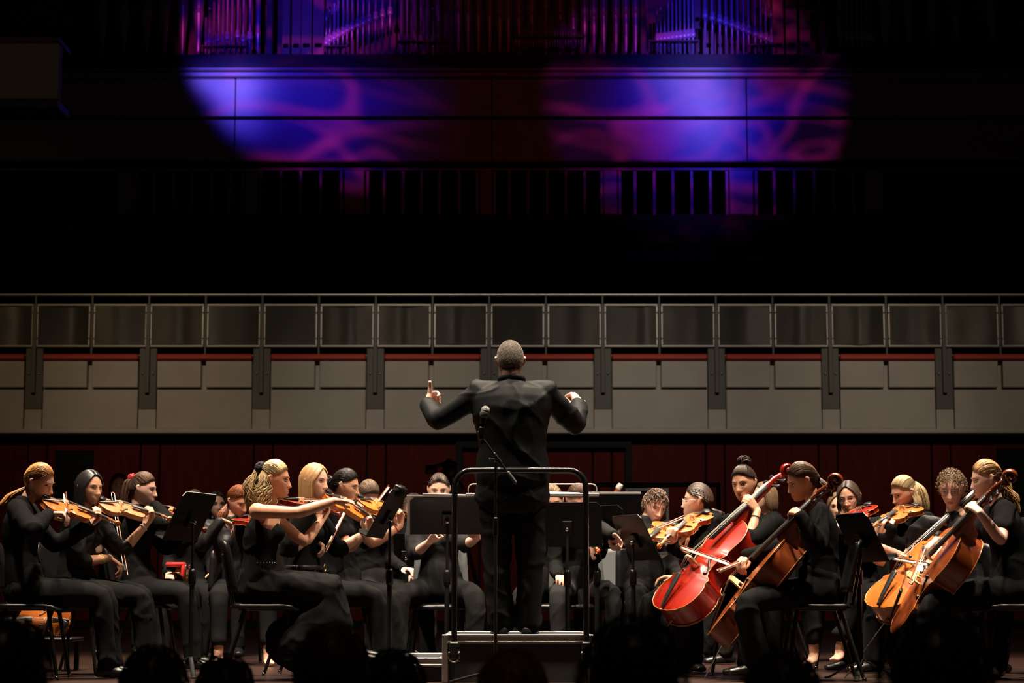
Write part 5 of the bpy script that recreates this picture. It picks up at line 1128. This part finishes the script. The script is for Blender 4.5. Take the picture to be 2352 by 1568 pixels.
b = MB(); b.ball(mp(1115, 942, -.02), (.026, .026, .027), nu=16, nv=12); b.build('grille', mat('mic_grille', (.16, .17, .165), .45, metal=.7, bump=.8, bscale=400), mc)
b = MB(); b.tube([mp(1112, 953, -.02), mp(1113, 949, -.02)], .027, n=16); b.build('grille_band', M_greypl, mc); b = MB(); b.tube([mp(1106, 1005, -.02), mp(1106, 985, -.02)], .019, n=12); b.build('clip', M_blackpl, mc)
# music stands
def stand_at(label, px, D, phi, desk_py, **k): g = XZ(px, D, 0); return music_stand(label, g, phi, Z(desk_py, D), **k)
stand_at('black music stand of the violins at the left, pages showing at its edge', 437, 12.75, 164, 1186, tilt=26, sheets=[(.02, .01, .43, .31, 0)], wd=.50, ht=.33)
stand_at('black music stand seen edge on between the violins and the conductor', 893, 12.6, 172, 1180, tilt=28, sheets=[(0, .0, .42, .30, 0)], pouch=True)
stand_at('wide black music stand left of the conductor, back to the hall', 1026, 13.35, 92, 1184, tilt=38, wd=.50, ht=.30, sheets=[(-.04, .020, .46, .29, 0), (.03, .026, .40, .29, 2)])
stand_at('black music stand right of the conductor, back to the hall', 1304, 13.3, 82, 1204, tilt=20, wd=.46, ht=.31)
stand_at('second black music stand right of the conductor, turned to the left', 1372, 13.7, 60, 1210, tilt=20, wd=.42, ht=.31)
stand_at('black music stand of the violas beside the red cello', 1456, 13.2, 20, 1234, tilt=28, sheets=[(0, 0, .42, .31, 0)], wd=.48)
stand_at('black music stand of the cellos in front of the golden blonde violist', 1978, 12.35, 14, 1234, tilt=27, sheets=[(0, 0, .40, .30, 0)], wd=.48)
stand_at('black music stand deep among the players left of centre', 930, 15.2, 100, 1272, tilt=20)
stand_at('black music stand far back on the right of the conductor', 1412, 15.6, 90, 1180, tilt=22, sheets=[(0, .03, .42, .30, 0)])
# the conductor's own desk of clear acrylic with steel rim
cd = empty('conductor_desk', (P(1222, 1140, 13.14).x, 13.14, 0), 'wide conductor desk with thin steel rim and silver ledge in front of the conductor', 'music stand')
x0, x1 = P(1075, 1130, 13.14).x, P(1371, 1130, 13.14).x; zl, zh = Z(1139, 13.14), Z(1111, 13.14); r = .035
pts = [(x0, 13.14, zl)]+[(x0+r-r*math.cos(q), 13.14, zh-r+r*math.sin(q)) for q in [math.pi/2*i/6 for i in range(7)]]+[(x1-r+r*math.sin(q), 13.14, zh-r+r*math.cos(q)) for q in [math.pi/2*i/6 for i in range(7)]]+[(x1, 13.14, zl)]
b = MB(); b.tube(pts, .0035, n=7, cap=False); b.build('rim', M_steel, cd)
b = MB(); b.box(((x0+x1)/2, 13.09, zl), (x1-x0+.02, .16, .012), bev=.004); b.box(((x0+x1)/2, 13.01, zl+.006), (x1-x0+.02, .008, .014), bev=.003); b.build('ledge', M_steel, cd, smooth=False)
b = MB(); b.tube([((x0+x1)/2, 13.14, zl), ((x0+x1)/2, 13.14, .05)], .02, n=10); b.build('pole', M_blackmt, cd); b = MB(); b.lathe([(.20, 0), (.20, .02), (.04, .05)], n=20, c=((x0+x1)/2, 13.14, 0)); b.build('base', M_blackmt, cd)
sc_ = empty('score', ((x0+x1)/2, 13.09, zl+.01), 'open score lying on the desk of the conductor', 'sheet music')
for s in (-1, 1):
    b = MB(); b.box(((x0+x1)/2+s*.16, 13.10, zl+.018), (.30, .12, .012), Matrix.Rotation(s*.04, 3, 'Y'), bev=.002); b.build('page_block', M_paper, sc_, smooth=False)
# far gear: video camera, shield, bassoon, bar, brass, spare violin
vc = empty('video_camera', (P(1022, 1085, 17.5).x, 17.5, 0), 'black video camera on a tripod behind the woman with parted hair', 'camera')
q = lambda px, py, dy=0: P(px, py, 17.5+dy)
b = MB(); b.box(q(1034, 1078), (.13, .30, .13), bev=.02); b.build('camera_body', M_blackmt, vc, smooth=False); b = MB(); b.tube([q(1034, 1080, -.15), q(1034, 1080, -.27)], [.05, .06], n=14); b.build('lens', M_blackpl, vc)
b = MB(); b.tube([q(1030, 1060), q(1010, 1068), q(992, 1074)], .018, n=8); b.box(q(990, 1078), (.10, .04, .08), bev=.01); b.build('viewfinder', M_blackpl, vc); b = MB(); b.tube([q(1020, 1064, .1), q(1032, 1054), q(1040, 1062, -.1)], .014, n=8); b.build('top_handle', M_blackpl, vc)
b = MB(); b.tube([q(1048, 1100), q(1066, 1122)], .012, n=8); b.build('pan_bar', M_blackmt, vc)
for k in range(3): an = math.radians(90+120*k); b = MB(); b.tube([q(1034, 1100), Vector((q(1034, 1100).x+.45*math.cos(an), 17.5+.45*math.sin(an), .01))], .018, n=8); b.build('leg', M_blackmt, vc)
M_clear = mat('clear_acrylic', (.9, .92, .92), .05, trans=1.0)
sd = empty('clear_shield', (P(1486, 1160, 16.4).x, 16.4, 0), 'clear rectangular shield in a grey frame behind the tousled man', 'shield')
a, b_ = P(1437, 1230, 16.4), P(1535, 1121, 16.4)
slab('pane', a.x+.01, b_.x-.01, 16.396, 16.404, a.z, b_.z, M_clear, sd)
for (x_0, x_1, z_0, z_1) in ((a.x, a.x+.02, a.z, b_.z), (b_.x-.02, b_.x, a.z, b_.z), (a.x+.02, b_.x-.02, b_.z-.02, b_.z), (a.x+.02, b_.x-.02, a.z, a.z+.02)): slab('frame_bar', x_0, x_1, 16.385, 16.415, z_0, z_1, M_greypl, sd)
for xx in (a.x+.05, b_.x-.05): b = MB(); b.tube([(xx, 16.4, a.z), (xx, 16.4, .02)], .012, n=8); b.build('shield_leg', M_blackmt, sd); slab('shield_foot', xx-.03, xx+.03, 16.2, 16.6, 0, .02, M_blackmt, sd)
bs = empty('bassoon', P(1396, 1190, 15.9), 'reddish brown bassoon with pale bell ring slanting behind the right stands', 'bassoon')
q = lambda px, py: P(px, py, 15.9)
b = MB(); b.tube([q(1420, 1120), q(1400, 1165), q(1376, 1215)], [.018, .022, .026], n=12); b.build('long_joint', V_REDBR, bs); b = MB(); b.tube([q(1424, 1115), q(1420, 1121)], .024, n=14); b.build('bell_ring', mat('ivory', (.75, .72, .66), .4), bs)
b = MB(); b.tube([q(1412, 1162), q(1398, 1190), q(1388, 1212)], .016, n=10); b.build('wing_joint', V_REDBR, bs); b = MB(); b.tube([q(1412, 1162), q(1424, 1158), q(1436, 1170)], .004, n=6); b.build('bocal', M_chrome, bs)
for k in range(4): b = MB(); t_ = .25+.17*k; p_ = q(1420, 1120).lerp(q(1376, 1215), t_); b.ball(p_+Vector((.01, -.024, 0)), .009, nu=8, nv=5); b.build('key', M_chrome, bs)
br = empty('barrier_rail', (P(1512, 1112, 18.5).x, 18.5, 0), 'black horizontal barrier rail behind the right hand players', 'rail')
a, b_ = P(1372, 1113, 18.5), P(1650, 1113, 18.5)
b = MB(); b.tube([a, b_], .022, n=8); b.build('rail_bar', M_blackmt, br)
for p_ in (a, a.lerp(b_, .5), b_): b = MB(); b.tube([p_, Vector((p_.x, p_.y, 0))], .02, n=8); b.build('rail_post', M_blackmt, br)
hn = empty('french_horn', P(416, 1318, 15.4), 'brass horn glinting on the lap of a hidden player left of the curly blonde', 'horn')
q = lambda px, py, dy=0: P(px, py, 15.4+dy)
c = q(414, 1326); b = MB()
for k in range(4): R_ = .085-.014*k; b.tube([c+Vector((R_*math.cos(t_*.4)*1.0, -.02*k+.01*math.sin(t_), R_*math.sin(t_*.4)*.8)) for t_ in range(17)], .009, n=8, cap=False)
b.build('coiled_tube', M_brass, hn)
b = MB(); b.lathe([(.012, 0), (.02, .08), (.045, .14), (.07, .18), (.085, .19), (.082, .188), (.04, .13)], n=20); 
for v in b.v: v.rotate(Quaternion((1, 0, 0), 1.9)); v += c+Vector((-.02, .02, .02))
b.build('bell', M_brass, hn)
for k in range(3): b = MB(); b.tube([c+Vector((.02+.03*k, -.05, .02)), c+Vector((.02+.03*k, -.05, .09))], .011, n=9); b.build('valve', M_chrome, hn)
ct = empty('red_cloth', q(398, 1296), 'folded red cloth above the brass horn', 'cloth'); b = MB(); b.box(q(404, 1296, -.05), (.15, .10, .035), bev=.012); b.build('fold', mat('red_felt', (.45, .012, .014), .85), ct); b = MB(); b.box(q(422, 1312, -.05), (.03, .10, .12), bev=.010); b.build('hanging_fold', MATS['red_felt'], ct)
hp = person('horn player hidden behind the left music stand', 15.6, (440, 1200), (446, 1160), -70, -80, hip=(430,), sk=SK_P, vox=.011, hair=dict(m=H_DK, style='tied', tie=(0, -.9, 0), res=.6, brow=EYEDK)); seat(hp, 'horn player hidden behind the left music stand')
st_ = empty('stool', XZ(96, 13.7, 0), 'low black stool behind the leftmost chair', 'stool'); sx_ = XZ(96, 13.7, 0).x
slab('stool_top', sx_-.26, sx_+.24, 13.52, 13.9, .20, .225, M_blackpl, st_, bev=.006)
for dx in (-.22, .20):
    for dy in (13.56, 13.86): slab('stool_leg', sx_+dx-.015, sx_+dx+.015, dy-.015, dy+.015, 0, .20, M_blackmt, st_)
T = P(163, 1424, 13.62); instrument('violin', V_ORANGE, 'orange violin lying on its side below the leftmost chair', Vector((T.x, T.y, .235+.105)), Vector((T.x-.6, T.y+.03, .235+.115)), (.05, -1, .05))
# ================================================================== AUDIENCE in the dark, seen from behind
M_aud = mat('audience_coat', (0.012, 0.010, 0.010), 0.9)
def viewer(label, px, py, D, hm, style='short', length=.03, vol=1.0, male=True, wavy=0, sc=1.0):
    c = P(px, py, D); k = F_PX/D
    pr = person(label, D, (px, py+.17*k), (px, py), 90, 90, hip=(px,), hipz=c.z-.70, sk=SK_P, vox=.012, male=male, sc=sc, root_z=-.85, hair=dict(m=hm, style=style, length=length, vol=vol, wavy=wavy, res=.5, eyes=False), top=M_aud)
    h = pr['H']; o = chair('audience chair of the '+label, h.x, h.y-.02, 90, group='audience chairs'); o.location.z = pr['H'].z-.56
viewer('audience member with brown hair below the curly blonde violinist', 762, 1560, 4.4, H_BROWN, 'short', .028, .8)
viewer('audience member with soft dark hair at the lower left', 352, 1598, 4.9, H_DK, 'short', .028, 1.0)
viewer('audience member with only the crown showing below the left front chair', 516, 1604, 5.6, H_DK, 'short', .03, .8)
viewer('audience member with broad dark hair right of the podium', 1455, 1598, 3.5, H_BLACK, 'short', .029, 2.6, False)
viewer('audience member with dark hair below the brown cello', 1800, 1626, 4.3, H_DK, 'short', .028, 1.0)
viewer('audience member with big dark hair at the lower right', 2150, 1600, 3.3, H_BLACK, 'short', .029, 2.4, False)
viewer('audience member with dark hair in the lower left corner', 6, 1572, 3.6, H_BLACK, 'short', .029, 1.2)
viewer('audience member with auburn hair below the podium', 1178, 1616, 4.6, H_AUB, 'short', .03, .9)
viewer('audience member with dark hair left of the podium', 905, 1600, 5.2, H_BLACK, 'short', .03, .9)
finish_people()
